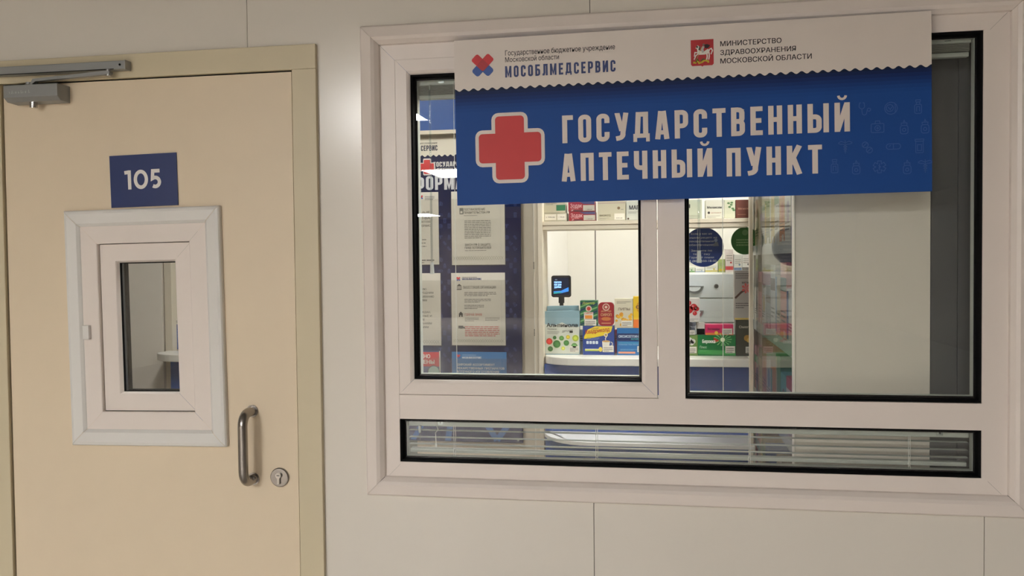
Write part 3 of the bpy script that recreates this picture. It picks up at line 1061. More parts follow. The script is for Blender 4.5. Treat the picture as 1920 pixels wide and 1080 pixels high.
pr.lines(q(871, 570)[0], q(871, 570)[1], q(908, 579)[0], q(871, 579)[1], 3, e3, GREY, .42, 7)
pr.text('ГОРЯЧАЯ ЛИНИЯ', q(872, 592)[0], q(904, 592)[0], q(872, 592)[1], .0105, e3, REDI, bold=.0)
pr.flat([q(860, 589), q(869, 589), q(864.5, 584)], e3, INK); pr.rect(*q(861, 594), *q(868, 589), e3, INK); pr.rect(*q(863.5, 594), *q(865.5, 591), e3 * 2, PAPER)
pr.lines(q(872, 594)[0], q(872, 594)[1], q(898, 602)[0], q(872, 602)[1], 3, e3, GREY, .42, 7)
pr.lines(q(910, 594)[0], q(910, 594)[1], q(937, 601)[0], q(910, 601)[1], 3, e3, GREY, .42, 9)
pr.rect(*q(860, 616), *q(869, 610.5), e3, INK); pr.rect(*q(869, 616), *q(872, 612.5), e3, INK); pr.disc(*q(862, 616.5), .003, e3 * 2, PAPER); pr.disc(*q(869, 616.5), .003, e3 * 2, PAPER)
pr.lines(q(872, 610)[0], q(872, 610)[1], q(937, 630)[0], q(872, 630)[1], 6, e3, REDI, .4, 17)
lattice(pr, q, 850, 945, 636, 642)
pr.build('printing', t); pocket(t, W_, H_)

t, pr, q, W_, H_ = poster('red and dark blue poster with a round grey picture low in the left column', 722, 826, 658, 782, M((48, 50, 100), .4))
pr.rect(*q(723, 686), *q(824, 660), e3, M((190, 42, 42), .5))
pr.text('МОЖНО', q(773, 671)[0], q(807, 671)[0], q(773, 671)[1], .0165, e3 * 2, M((225, 215, 205), .5), bold=.03)
pr.text('УЗНАТЬ ЦЕНЫ', q(746, 681.5)[0], q(815, 681.5)[0], q(773, 681.5)[1], .0165, e3 * 2, M((225, 215, 205), .5), bold=.03)
pr.disc(*q(813.5, 697), .0275, e3 * 2, M((30, 30, 50), .5)); pr.disc(*q(814, 697), .0245, e3 * 3, M((160, 180, 170), .5))
pr.lines(q(745, 702)[0], q(745, 702)[1], q(796, 708)[0], q(745, 708)[1], 2, e3 * 2, M((180, 180, 190), .5), .35, 4)
pr.rect(q(824.3, 700)[0], 0, W_, H_, e3, PAPER)
pr.build('printing', t); pocket(t, W_, H_)

t, pr, q, W_, H_ = poster('bright blue poster with white capital lettering low in the right column', 849, 950, 660, 783, M((46, 110, 168), .4))
logo(pr, q(860, 668)[0], q(860, 668)[1], .010, e3)
pr.letters('МОСОБЛМЕДСЕРВИС', q(867, 672)[0], q(903, 672)[0], q(867, 672)[1], .0085, e3, M((200, 208, 214), .5), track=.1)
pr.lines(q(867, 664)[0], q(867, 664)[1], q(898, 666)[0], q(867, 666)[1], 1, e3, M((150, 180, 205), .5), .5)
LT = M((214, 216, 216), .5)
for s_, y_, xr_ in (('ШИРОКИЙ АССОРТИМЕНТ', 685.3, 928), ('ЛЕКАРСТВЕННЫХ ПРЕПАРАТОВ', 692, 946), ('АПТЕЧНОГО ИЗГОТОВЛЕНИЯ', 698.3, 936)):
    pr.text(s_, q(857, y_)[0], q(xr_, y_)[0], q(857, y_)[1], .0095, e3, LT, bold=.02)
pr.text('для взрослых и детей', q(857, 704)[0], q(900, 704)[0], q(857, 704)[1], .0075, e3, M((170, 195, 214), .5))
pr.build('printing', t); pocket(t, W_, H_)

# ------------------------------------------------------------------ white panel and grey section behind the right pane
xs0, xs1, xs2, xs3 = at(1488, 500, .13)[0], at(1745, 500, .13)[0], at(1795, 500, .13)[0], .86
mb = MB(); mb.box(xs0, xs1 - .001, .13, .16, 0, CZ, M((233, 225, 212), .4, var=.01)); struct(mb.build('wall_side'))
mb = MB(); GR = M((98, 98, 98), .33, var=.03, scale=5)
mb.box(xs1, xs2 - .0006, .128, .16, 0, CZ, GR); mb.box(xs2 + .0006, xs3, .128, .16, 0, CZ, GR); mb.box(xs1, xs3, .145, .162, 0, CZ, BLACK)
struct(mb.build('trim_4'))
box_struct('wall_right', (xs3, xs3 + .05, .075, 4.1, 0, CZ), mat=CREAM)
box_struct('wall_kiosk_back', (-.60, -0.372 - .0, 2.60, 2.65, 0, CZ), (-.366, xs3, 2.60, 2.65, 0, CZ), mat=M((236, 232, 222), .4, var=.01))
box_struct('wall_kiosk_left', (-.60, -.52, 1.60, 2.6, 0, CZ), mat=WHITE)
box_struct('trim_5', (-.375, -.363, 2.604, 2.66, 0, CZ), mat=M((110, 105, 98), .6))

# ------------------------------------------------------------------ kiosk partition: posts, rails, glass
kp = thing('kiosk_partition', 'cream framed glass kiosk front and side wall around the counter', 'glass partition', (.338, 1.45, 0))
kx, ky = .338, 1.45


def kb(name, x0, x1, y0, y1, z0, z1, mat, bev=.0015):
    mb = MB(); mb.box(x0 - kx, x1 - kx, y0 - ky, y1 - ky, z0, z1, mat); return mb.build(name, kp, bevel=bev)


ZC = 1.156
zrail0, zrail1 = at(1100, 430.5, 1.47)[1], at(1100, 413.8, 1.50)[1]
kb('top_rail', XC, .331, 1.45, 1.60, zrail0, zrail1 - .003, CREAM)
kb('rail_lip', XC, .331, 1.447, 1.45, zrail0 + .019, zrail0 + .0215, M((180, 168, 148), .5))
kb('corner_post', at(1405, 500, 1.23)[0], at(1411.5, 500, 1.23)[0], 1.22, 1.26, 0, CZ, CREAM)
kb('end_post', at(1486, 500, .17)[0] - .002, xs0 + .004, .127, .17, 0, CZ, M((222, 218, 204), .4))
mb = MB(); mb.box(.336 - kx, .340 - kx, .17 - ky, 1.22 - ky, .3, CZ - .02, glass_mat('side_glass', (.98, .985, .98), .5, 1.16)); mb.build('side_glass', kp)
mb = MB(); mb.box(XC - kx + .80 * 0 + (.02 - XC), .331 - kx, 1.555 - ky, 1.559 - ky, ZC + .01, zrail0, GLASS); mb.build('front_glass', kp)

# stickers on the front glass
YG = 1.5545


def circle_sticker(label, px, py, r, rgb, fn):
    c = at(px, py, YG)
    t = thing('round_sticker', label, 'sticker', (c[0], YG, c[1]))
    mb = MB(); mb.prism(arc(0, 0, r, 0, 360 * 39 / 40, 39), -.0008, 0, M(rgb, .45)); mb.build('disc', t)
    mb = MB(); fn(mb); mb.build('printing', t)


def f1(mb):
    wt = M((200, 205, 215), .5)
    rows = [('Если у вас не', .052, .085), ('приняли рецепт на', .036, .125), ('лекарственное', .021, .1), ('обеспечение!', .006, .1), ('Звоните по', -.018, .085), ('телефону', -.032, .07), ('Горячей линии', -.046, .10)]
    for s_, z, w_ in rows:
        mb.text(s_, -w_ / 2 - .008, w_ / 2 - .008, z, .008, -.0012, wt, bold=.012)
    mb.text('8 (800) 550-18-00', -.058, .052, -.061, .0085, -.0012, wt, bold=.02)
    mb.disc(.050, .028, .007, -.0012, M((150, 165, 200), .5)); mb.flat([(.038, .004), (.062, .004), (.058, .020), (.048, .022)], -.0012, M((120, 128, 140), .5))


circle_sticker('dark blue round sticker with pale lettering on the kiosk glass', 1319, 463.5, .0815, (34, 62, 130), f1)


def f2(mb):
    wt = M((130, 170, 110), .5)
    mb.lines(-.035, .012, .035, -.02, 3, -.0012, wt, .5, 3); mb.disc(0, .034, .012, -.0012, M((100, 150, 90), .5))


circle_sticker('green round sticker on the kiosk glass beside the corner post', 1397, 451.5, .0565, (46, 112, 44), f2)

# ------------------------------------------------------------------ counters
def counter(label, xl, xr, inset=.004, yf=1.376, yb0=1.60):
    t = thing('service_counter', label, 'counter', (xl, 1.45, 0))
    w_ = xr - xl
    # countertop outline, front left corner rounded
    def top(z0, z1, yfr, name, mat, rx, ext=0, yb=yb0):
        P = [(w_, yfr - 1.45), (w_, yb - 1.45), (0, yb - 1.45)]
        ry = 1.45 - yfr if name == 'bag_shelf' else .11
        P += [(rx * (1 - math.cos(math.radians(a))) , (yfr - 1.45) + ry * (1 - math.sin(math.radians(a)))) for a in range(0, 91, 10)]
        mb = MB(); mb.slab(P, z0, z1, mat); return mb.build(name, t, bevel=.004, seg=3)
    top(ZC - .032, ZC, yf, 'countertop', M((232, 228, 218), .3, var=.01), .16)
    mb = MB(); mb.box(inset, w_, -.02, .0, 0.0, ZC - .032, M((24, 66, 140), .25, var=.03, scale=4)); mb.build('front_panel', t)
    return t, top


t, top = counter('white counter with dark blue front panel under the medicine boxes', XC + .002, .330)
mb = MB()
top(.832, .846, 1.215, 'bag_shelf', M((228, 226, 220), .25, var=.01), .20, yb=1.43)
mb.disc(at(1190, 713, 1.43)[0] - XC, at(1190, 713, 1.43)[1], .009, -.0210, M((20, 40, 90), .5)); mb.disc(at(1190, 713, 1.43)[0] - XC, at(1190, 713, 1.43)[1], .006, -.0214, M((40, 80, 150), .5))
mb.lines(at(1165, 711, 1.43)[0] - XC, 1.063, at(1183, 711, 1.43)[0] - XC, 1.052, 2, -.0210, M((20, 45, 100), .5), .3)
mb.build('emblem', t)
x2l = -2.265
t2, _ = counter('second white counter with rounded end glimpsed through the door window', x2l, -1.75, inset=at(320, 700, 1.43)[0] - x2l, yb0=1.555)
# second kiosk behind the door window
mb = MB()
mb.box(-3.2, at(303, 500, 1.56)[0], 1.56, 1.60, 0, CZ, M((226, 218, 206), .4)); mb.box(at(303, 500, 1.56)[0], at(307, 500, 1.56)[0], 1.575, 1.60, 0, CZ, M((120, 106, 92), .6))
mb.box(at(307, 500, 1.56)[0], at(320, 500, 1.56)[0], 1.56, 1.62, 0, CZ, CREAM)
mb.box(at(320, 500, 1.60)[0], -1.0, 1.62, 1.66, 0, CZ, M((150, 152, 140), .4))
struct(mb.build('wall_left'))
mb = MB(); a = at(321.5, 655, 1.60); b = at(343, 597, 1.60); c_ = at(343, 608, 1.60)
mb.box(a[0], a[0] + .26, 1.60, 1.605, a[1], b[1], M((36, 72, 142), .4)); mb.box(a[0] - .001, a[0] + .26, 1.597, 1.600, c_[1], b[1], PAPER)
mb.rect(a[0] + .010, c_[1] + .006, a[0] + .020, b[1] - .008, 1.5965, INK); mb.lines(a[0] + .025, b[1] - .008, a[0] + .06, c_[1] + .006, 3, 1.5965, GREY)
for i in range(3):
    for q_ in stroke(arc(a[0] + .035 + .006 * (i % 2), a[1] + .05 + i * .03, .012, 0, 330, 8), .002, True):
        mb.flat(q_, 1.5995, M((90, 130, 190), .5))
o = mb.build('leaflet_panel'); tag(o, 'blue and white notice seen at the right of the small door window', 'notice')
# ------------------------------------------------------------------ cartons
def carton(name, label, px0, px1, py0, py1, Y, face, fn=None, d=.06, side=None, cat='medicine box', z0=None, price=None, group=None, bev=.001, shape=None):
    a, b = at(px0, py1, Y), at(px1, py0, Y)
    zb0 = a[1] if z0 is None else z0
    W_, H_ = b[0] - a[0], b[1] - zb0
    t = thing(name, label, cat, (a[0] + W_ / 2, Y + d / 2, zb0), group=group)
    mb = MB()
    if shape:
        mb.prism(shape(W_, H_), -d / 2, d / 2, face)
    else:
        mb.box(-W_ / 2, W_ / 2, -d / 2, d / 2, 0, H_, face)
    mb.build('carton' if name != 'foil_pouch' else 'pouch', t, bevel=bev)
    q = lambda px, py: (at(px, py, Y)[0] - a[0] - W_ / 2, at(px, py, Y)[1] - zb0)
    pr = MB()
    if fn:
        fn(pr, q, W_, H_, -d / 2)
        if pr.f:
            pr.build('printing', t)
    if price:
        pl = MB()
        x, y, x_, y_ = price
        u, v = q(x, y_), q(x_, y)
        pl.box(u[0], v[0], -d / 2 - .0016, -d / 2 - .0012, max(0.001, u[1]), v[1], PAPER)
        pl.lines(u[0] + .004, v[1] - .004, v[0] - .004, u[1] + .003, 3, -d / 2 - .0020, INK, .35, int(px0))
        pl.build('price_label', t)
    return t, H_


YC = 1.50
E1, E2 = .0004, .0008
WT = M((226, 222, 214), .5)


def bag_shape(W_, H_):
    return [(-W_ * .47, 0), (W_ * .47, 0), (W_ * .5, H_ * .1), (W_ * .48, H_ * .5), (W_ * .5, H_ * .9), (W_ * .49, H_), (-W_ * .49, H_ * .99), (-W_ * .5, H_ * .88), (-W_ * .48, H_ * .5), (-W_ * .5, H_ * .1)]


def f_bag(pr, q, W_, H_, y):
    pr.flat([(-W_ * .485, H_ * .5), (W_ * .485, H_ * .5), (W_ * .49, H_ * .64), (W_ * .2, H_ * .66), (0, H_ * .74), (-W_ * .25, H_ * .66), (-W_ * .49, H_ * .70)], y - E1, M((205, 208, 196), .35))
    pr.rect(-W_ * .475, .004, W_ * .475, H_ * .5, y - E1, M((205, 208, 196), .35))
    a, b = q(1025, 613), q(1083, 613)
    pr.text('Альпинола', a[0], b[0], a[1], .016, y - E2, M((24, 26, 22), .5), bold=.03)
    pr.text('Леденцы', q(1026, 618)[0], q(1044, 618)[0], q(1026, 618)[1], .006, y - E2, INK)
    pr.lines(q(1026, 620)[0], q(1026, 620)[1], q(1049, 626)[0], q(1026, 626)[1], 3, y - E2, GREY, .3)
    pr.text('детские', q(1054, 623)[0], q(1074, 620)[0], q(1054, 623)[1], .010, y - E2, INK, slope=.1)
    pr.rect(*q(1068, 624), *q(1074, 620.5), y - E2, M((50, 44, 30), .5))
    for x, yy, r, c in ((1030, 640, .016, (206, 60, 52)), (1040, 633, .009, (60, 110, 58)), (1044, 645, .019, (66, 118, 60)), (1053, 634, .012, (88, 140, 70)), (1062, 643, .014, (74, 128, 66)), (1065, 632, .010, (214, 190, 60)), (1079, 634, .016, (176, 190, 70)), (1032, 654, .013, (64, 112, 60)), (1056, 653, .010, (196, 198, 90)), (1077, 649, .016, (100, 146, 84))):
        p = q(x, yy)
        pr.disc(p[0], p[1], r, y - E1 * 2.5, M((214, 220, 190), .5)); pr.disc(p[0], p[1], r * .85, y - E1 * 3.2, M(c, .5)); pr.disc(p[0], p[1], r * .45, y - E1 * 4, M(tuple(min(255, int(v * 1.15)) for v in c), .5))


SKY = M((140, 170, 180), .3)
carton('foil_pouch', 'rear pale blue pouch showing only its top edge behind the front pouch', 1026, 1085, 573, 661, YC + .05, SKY, None, d=.03, z0=ZC, shape=bag_shape, cat='pouch')
carton('foil_pouch', 'large pale blue and green lozenge pouch at the left end of the counter', 1021.5, 1087, 583, 661, YC, SKY, f_bag, d=.035, z0=ZC, shape=bag_shape, cat='pouch', price=(1067, 649, 1086, 660))


def f_kv(pr, q, W_, H_, y):
    a = q(1095, 632); 
    pr.flat([(-W_ * .46, H_ * .62), (-W_ * .36, H_ * .86), (-W_ * .1, H_ * .985), (W_ * .45, H_ * .985), (W_ * .40, H_ * .80), (W_ * .22, H_ * .68), (-W_ * .05, H_ * .62), (-W_ * .3, H_ * .56), (-W_ * .46, H_ * .55)], y - E1, M((228, 200, 50), .4))
    pr.text('Квадриколд', q(1098, 628)[0], q(1143, 628)[0], q(1098, 626.5)[1], .017, y - E2, M((176, 40, 34), .5), bold=.015, slope=.13)
    pr.text('комплекс', q(1109, 618)[0], q(1123, 618)[0], q(1109, 618)[1], .006, y - E2, M((60, 50, 90), .5), slope=.13)
    pr.lines(q(1100, 632)[0], q(1100, 632)[1], q(1124, 637)[0], q(1100, 637)[1], 3, y - E1, M((150, 165, 200), .5), .35)
    for i in range(4):
        p = q(1101.5 + i * 5.8, 644.5); pr.flat([(p[0] + u, p[1] + v) for u, v in rrect(-.0045, -.001, .0055, .0115, .002)], y - E1, M((205, 214, 224), .5))
    pr.rect(*q(1097, 658), *q(1123, 654.5), y - E1, M((196, 206, 90), .5)); pr.rect(*q(1097, 655), *q(1123, 654), y - E2, WT)
    p = q(1136, 648)   # cup
    pr.flat([q(1129, 640), q(1130, 654), q(1141, 654), q(1144, 640)], y - E1, M((222, 216, 204), .5)); pr.disc(*q(1136.5, 639.8), .016, y - E2, M((196, 150, 90), .5), .004)
    for qq in stroke(arc(*q(1145, 645), .008, -90, 90, 6), .003):
        pr.flat(qq, y - E1, M((222, 216, 204), .5))
    pr.disc(*q(1136, 628), .008, y - E2, M((235, 225, 200), .5)); pr.disc(*q(1136, 628), .005, y - E2 * 1.5, M((170, 140, 90), .5))
    for qq in stroke([q(1136, 639), q(1135, 635), q(1137, 631)], .003):
        pr.flat(qq, y - E1, WT)
    pr.disc(*q(1126, 655), .008, y - E2, M((220, 196, 80), .5), .010)


_, hk = carton('medicine_box', 'blue and yellow cold remedy carton with a cup picture on the counter', 1093, 1151.5, 611, 661, YC, M((40, 66, 138), .35), f_kv, z0=ZC, price=(1130, 648, 1150.5, 660))


def f_st(pr, q, W_, H_, y):
    gr, yl = M((34, 104, 66), .45), M((190, 196, 90), .5)
    for i in range(-4, 9):
        zz = i * H_ / 7
        P = [(-W_ / 2, zz), (W_ / 2, zz + H_ * .28), (W_ / 2, zz + H_ * .34), (-W_ / 2, zz + H_ * .06)]
        P = [(x, min(H_ * .999, max(.001, z))) for x, z in P]
        pr.flat(P, y - E1, M((120, 170, 110), .5) if i % 2 else M((20, 50, 90), .5))
    pr.text('Доктор', -W_ * .36, W_ * .36, H_ * .86, .009, y - E2, yl, bold=.02)
    pr.disc(0, H_ * .68, .013, y - E2, M((214, 196, 176), .5)); pr.disc(0, H_ * .68, .008, y - E2 * 1.5, M((190, 60, 50), .5))
    pr.rect(-W_ * .28, H_ * .26, W_ * .26, H_ * .54, y - E2, WT)
    pr.text('СИРОП', -W_ * .24, W_ * .22, H_ * .46, .008, y - E2 * 1.5, M((200, 90, 50), .5), bold=.02)
    pr.rect(-W_ * .22, H_ * .28, W_ * .2, H_ * .42, y - E2 * 1.5, M((226, 140, 50), .5))


z2 = ZC + hk
carton('medicine_box', 'green diagonally striped carton standing on the yellow and blue carton', 1088, 1120, 563.5, 611, YC, M((34, 104, 66), .4), f_st, z0=z2, price=(1096, 599, 1118, 611))


def f_tin(pr, q, W_, H_, y):
    gd = M((206, 168, 120), .5)
    pr.disc(0, H_ * .80, .015, y - E1, M((216, 190, 170), .5)); pr.disc(0, H_ * .80, .011, y - E2, M((160, 40, 44), .5)); pr.disc(0, H_ * .80, .006, y - E2 * 1.5, M((216, 190, 170), .5))
    pr.text('доктор', -W_ * .32, W_ * .32, H_ * .60, .007, y - E1, gd, bold=.01)
    pr.text('СИРОП', -W_ * .34, W_ * .34, H_ * .42, .011, y - E1, gd, bold=.02)
    pr.disc(0, H_ * .30, .020, y - E1, M((190, 110, 50), .5), .008); pr.rect(-W_ * .3, H_ * .10, W_ * .3, H_ * .13, y - E1, gd)


carton('lozenge_tin', 'rounded dark red lozenge tin on top of the yellow and blue carton', 1122, 1151, 567, 611, YC, M((150, 28, 38), .35), f_tin, z0=z2, d=.03, shape=lambda W_, H_: rrect(-W_ / 2, 0, W_ / 2, H_, .016), cat='tin')


def f_ox(pr, q, W_, H_, y):
    pr.rect(-W_ / 2 + .001, H_ * .52, W_ * .30, H_ * .80, y - E1, M((22, 40, 92), .5))
    pr.flat([(W_ * .30, H_ * .52), (W_ * .36, H_ * .66), (W_ * .30, H_ * .80)], y - E1, M((22, 40, 92), .5))
    pr.text('ОКСИСЕПТИН', q(1160, 633)[0], q(1197, 633)[0], q(1160, 633)[1], .010, y - E2, M((190, 205, 220), .5), bold=.03)
    pr.text('АКТИВ', q(1183, 637)[0], q(1197, 637)[0], q(1183, 637)[1], .006, y - E2, M((70, 190, 190), .5), bold=.02)
    pr.text('помощь при боли', q(1160, 647)[0], q(1197, 647)[0], q(1160, 647)[1], .006, y - E1, M((170, 205, 225), .5))
    pr.rect(-W_ * .45, H_ * .44, W_ * .4, H_ * .46, y - E1, M((90, 180, 200), .5))
    pr.lines(-W_ * .4, H_ * .24, W_ * .2, H_ * .18, 2, y - E1, M((140, 180, 210), .5), .35)
    pr.rect(-W_ * .46, H_ * .06, W_ * .06, H_ * .13, y - E1, M((220, 150, 120), .5))


_, ho = carton('medicine_box', 'blue carton with dark navy title band at the right of the counter row', 1157, 1218, 615, 661, YC, M((32, 104, 164), .35), f_ox, z0=ZC, price=(1195, 649, 1217, 660))
z3 = ZC + ho


def f_he(pr, q, W_, H_, y):
    pr.lines(-W_ * .38, H_ * .93, W_ * .38, H_ * .84, 2, y - E1, GREY, .3)
    pr.text('ЛИПЫ', -W_ * .32, W_ * .34, H_ * .60, .011, y - E1, M((120, 104, 90), .5), bold=.01)
    rg = random.Random(2)
    for i in range(26):
        pr.disc(rg.uniform(-.42, .42) * W_, H_ * rg.uniform(.05, .48), rg.uniform(.004, .008), y - E1 * (1 + i * .05), M(random.choice([(224, 170, 50), (206, 140, 40), (190, 180, 90), (232, 200, 90)]), .5), n=10)


carton('medicine_box', 'beige herbal carton with orange flowers standing on the navy banded blue carton', 1152.5, 1186.5, 560, 615, YC, M((206, 198, 174), .45), f_he, z0=z3, price=(1165, 601, 1186, 612))


def f_ye(pr, q, W_, H_, y):
    pr.disc(W_ * .1, H_ * .66, W_ * .42, y - E1, M((206, 150, 30), .5)); pr.text('Citrus', -W_ * .34, W_ * .4, H_ * .62, .013, y - E2, M((40, 40, 70), .5), bold=.02)
    pr.rect(-W_ / 2 + .0005, .001, W_ / 2 - .0005, H_ * .27, y - E1, M((224, 116, 44), .5)); pr.disc(0, H_ * .3, .014, y - E2, M((240, 220, 120), .5), .008)


def f_ye2(pr, q, W_, H_, y):
    f_ye(pr, q, W_, H_, y)


carton('medicine_box', 'bright yellow carton partly cut off by the window mullion', 1187.5, 1219, 556, 615, YC, M((226, 186, 36), .4), f_ye2, z0=z3, price=(1204, 601, 1218, 614))
# boxes of the second counter row seen through the gaps
for i, (x_, c, lb) in enumerate(((1090, (235, 232, 226), 'white carton in the gap between the pouch and the cold remedy carton'), (1154, (226, 120, 140), 'pale pink carton showing in the gap beside the navy banded carton'))):
    carton('medicine_box', lb, x_ - 7, x_ + 7, 618, 660, YC + .09, M(c, .45), lambda pr, q, W_, H_, y: pr.lines(-W_ * .4, H_ * .8, W_ * .4, H_ * .5, 3, y - E1, GREY, .4), d=.02, z0=ZC)

# right part of the counter row
def f_be(pr, q, W_, H_, y):
    pr.flat([(-W_ / 2 + .001, H_ * .1), (W_ * .49, H_ * .02), (W_ * .49, H_ * .25), (-W_ / 2 + .001, H_ * .3)], y - E1, M((60, 158, 76), .5))
    c = q(1355, 637)
    for i in range(14):
        a_ = 2 * math.pi * i / 14
        pr.flat([c, (c[0] + .036 * math.cos(a_), c[1] + .026 * math.sin(a_)), (c[0] + .036 * math.cos(a_ + .12), c[1] + .026 * math.sin(a_ + .12))], y - E1 * 1.5, M((140, 205, 130), .5))
    pr.disc(c[0], c[1], .009, y - E2, M((235, 245, 210), .5)); pr.flat([q(1338, 643), q(1338, 632), q(1349, 639)], y - E2, M((196, 60, 40), .5))
    pr.text('Берокка', q(1317, 643)[0], q(1341, 643)[0], q(1317, 643)[1], .014, y - E2 * 1.3, M((232, 236, 226), .5), bold=.03)
    pr.text('Плюс', q(1312, 653)[0], q(1325, 653)[0], q(1312, 653)[1], .010, y - E2, M((205, 225, 200), .5))
    pr.lines(q(1312, 656)[0], q(1312, 656)[1], q(1330, 659)[0], q(1312, 659)[1], 2, y - E1, M((150, 200, 150), .5), .35)


_, hb = carton('medicine_box', 'long green vitamin carton with a bright starburst lying on the counter', 1308.5, 1379.5, 628.5, 664, YC, M((18, 118, 58), .3), f_be, z0=ZC, price=(1360, 649, 1378, 662))
z4 = ZC + hb


def f_gw(pr, q, W_, H_, y):
    for x, z in ((-.1, .78), (.15, .7), (-.2, .6), (.05, .62)):
        pr.disc(W_ * x, H_ * z, .010, y - E1, WT)


carton('medicine_box', 'olive green carton with white flowers at the left of the long green carton', 1283, 1308, 628.5, 664, YC, M((110, 138, 70), .4), f_gw, z0=ZC, price=(1287, 650, 1306, 662))


def f_gp(pr, q, W_, H_, y):
    rg = random.Random(4)
    for i in range(14):
        pr.disc(rg.uniform(-.35, .40) * W_, H_ * rg.uniform(.45, .9), .008, y - E1 * (1 + i * .08), M(rg.choice([(60, 62, 72), (84, 86, 98), (44, 44, 52)]), .4), n=12)


carton('medicine_box', 'small grey carton with dark berries on top of the olive carton', 1283, 1304, 604, 628.5, YC, M((150, 152, 156), .4), f_gp, z0=z4 - (0), price=(1288, 619, 1303, 627))


def f_rb(pr, q, W_, H_, y):
    for x, z, r in ((-.2, .8, .010), (.12, .62, .014), (-.18, .52, .016), (.3, .55, .010), (.18, .36, .009), (-.28, .34, .008)):
        pr.disc(W_ * x, H_ * z, r, y - E1, M((186, 40, 42), .3)); pr.disc(W_ * x - r * .3, H_ * z + r * .3, r * .25, y - E2, M((230, 150, 150), .3), n=10)
    pr.lines(-W_ * .4, H_ * .16, W_ * .4, H_ * .06, 2, y - E1, GREY, .4)


carton('medicine_box', 'pale carton with big red berries stacked on the small grey carton', 1283, 1312, 559, 603.5, YC, M((206, 200, 194), .4), f_rb)


def f_pk(pr, q, W_, H_, y):
    pr.text('Витамины', q(1327, 619)[0], q(1349, 619)[0], q(1327, 619)[1], .010, y - E1, M((110, 20, 60), .5), bold=.03)
    pr.rect(-W_ / 2 + .001, .001, W_ / 2 - .001, H_ * .22, y - E1, M((230, 130, 60), .5)); pr.disc(*q(1343, 624), .007, y - E2, M((240, 200, 70), .5))


carton('medicine_box', 'bright pink and orange carton lying on the long green carton', 1322.5, 1375, 608.5, 628.5, YC, M((218, 40, 104), .35), f_pk, z0=z4, price=(1354, 616, 1373, 627))


def f_ob(pr, q, W_, H_, y):
    pr.rect(-W_ / 2 + .001, 0.001, W_ / 2 - .001, H_ * .5, y - E1, BLACK)


carton('medicine_box', 'small white carton with a black lower half beside the pink carton', 1306, 1321.5, 605, 628, YC + .02, WT, f_ob, z0=z4, d=.04)


def f_om(pr, q, W_, H_, y):
    pr.text('Омега', -W_ * .30, W_ * .42, H_ * .78, .010, y - E1, M((200, 190, 170), .5), bold=.02)
    pr.disc(W_ * .2, H_ * .5, .013, y - E1, M((176, 130, 50), .4)); pr.disc(W_ * .3, H_ * .44, .009, y - E2, M((206, 170, 80), .4))


_, hm = carton('medicine_box', 'tall dark olive carton with golden capsules next to the corner post', 1380, 1410, 600.5, 665, YC, M((62, 62, 50), .35), f_om, z0=ZC, price=(1398, 650, 1409, 662), d=.07)


def f_fl(pr, q, W_, H_, y):
    pr.lines(-W_ * .42, H_ * .97, W_ * .42, H_ * .84, 3, y - E1, M((90, 86, 84), .5), .35)
    pr.text('МАГНИЙ', -W_ * .05, W_ * .45, H_ * .735, .008, y - E1, INK, bold=.02)
    c = (W_ * .2, H_ * .64)
    for i in range(7):
        a_ = 2 * math.pi * i / 7
        pr.flat([c, (c[0] + .016 * math.cos(a_ - .3), c[1] + .018 * math.sin(a_ - .3)), (c[0] + .020 * math.cos(a_), c[1] + .022 * math.sin(a_)), (c[0] + .016 * math.cos(a_ + .3), c[1] + .018 * math.sin(a_ + .3))], y - E1 * (1 + i * .1), M((206, 96, 90), .4))
    for qq in stroke([(-W_ * .45, H_ * .44), (-W_ * .1, H_ * .56), (W_ * .1, H_ * .60)], .008):
        pr.flat(qq, y - E1, M((84, 60, 50), .5))
    pr.lines(-W_ * .42, H_ * .37, W_ * .42, H_ * .24, 3, y - E1, M((90, 86, 84), .5), .4, 6)
    pr.rect(-W_ / 2 + .001, .001, W_ / 2 - .001, H_ * .04, y - E1, M((200, 176, 90), .5))


carton('medicine_box', 'tall grey carton with a pink flower standing on the tall dark olive carton', 1377, 1409, 507, 600, YC + .005, M((168, 164, 156), .4), f_fl, z0=ZC + hm + .001, d=.05)

# ------------------------------------------------------------------ row of boxes on the rail above the counter
ZR = zrail1
YT = 1.50


def fa1(pr, q, W_, H_, y):
    pr.rect(*q(1043, 395), *q(1060, 384), y - E1, M((40, 110, 74), .5)); pr.lines(-W_ * .4, H_ * .9, W_ * .1, H_ * .7, 2, y - E1, GREY, .4)


carton('medicine_box', 'pale carton with a green corner at the left end of the upper shelf', 1019, 1060, 377, 399, YT, M((188, 182, 160), .45), fa1, z0=at(1040, 399, YT)[1], d=.08)


def fprice(pr, q, W_, H_, y):
    for xa, xb in ((-.44, .05), (.10, .46)):
        pr.rect(W_ * xa, H_ * .15, W_ * xb, H_ * .85, y - E1, PAPER); pr.text('1 799,00', W_ * xa + .006, W_ * xb - .006, H_ * .4, .006, y - E2, INK)


carton('medicine_box', 'low grey carton with two price tags under the carton with a green corner', 1019, 1062.5, 399, 414, YT, M((176, 170, 150), .45), fprice, z0=ZR, d=.08)


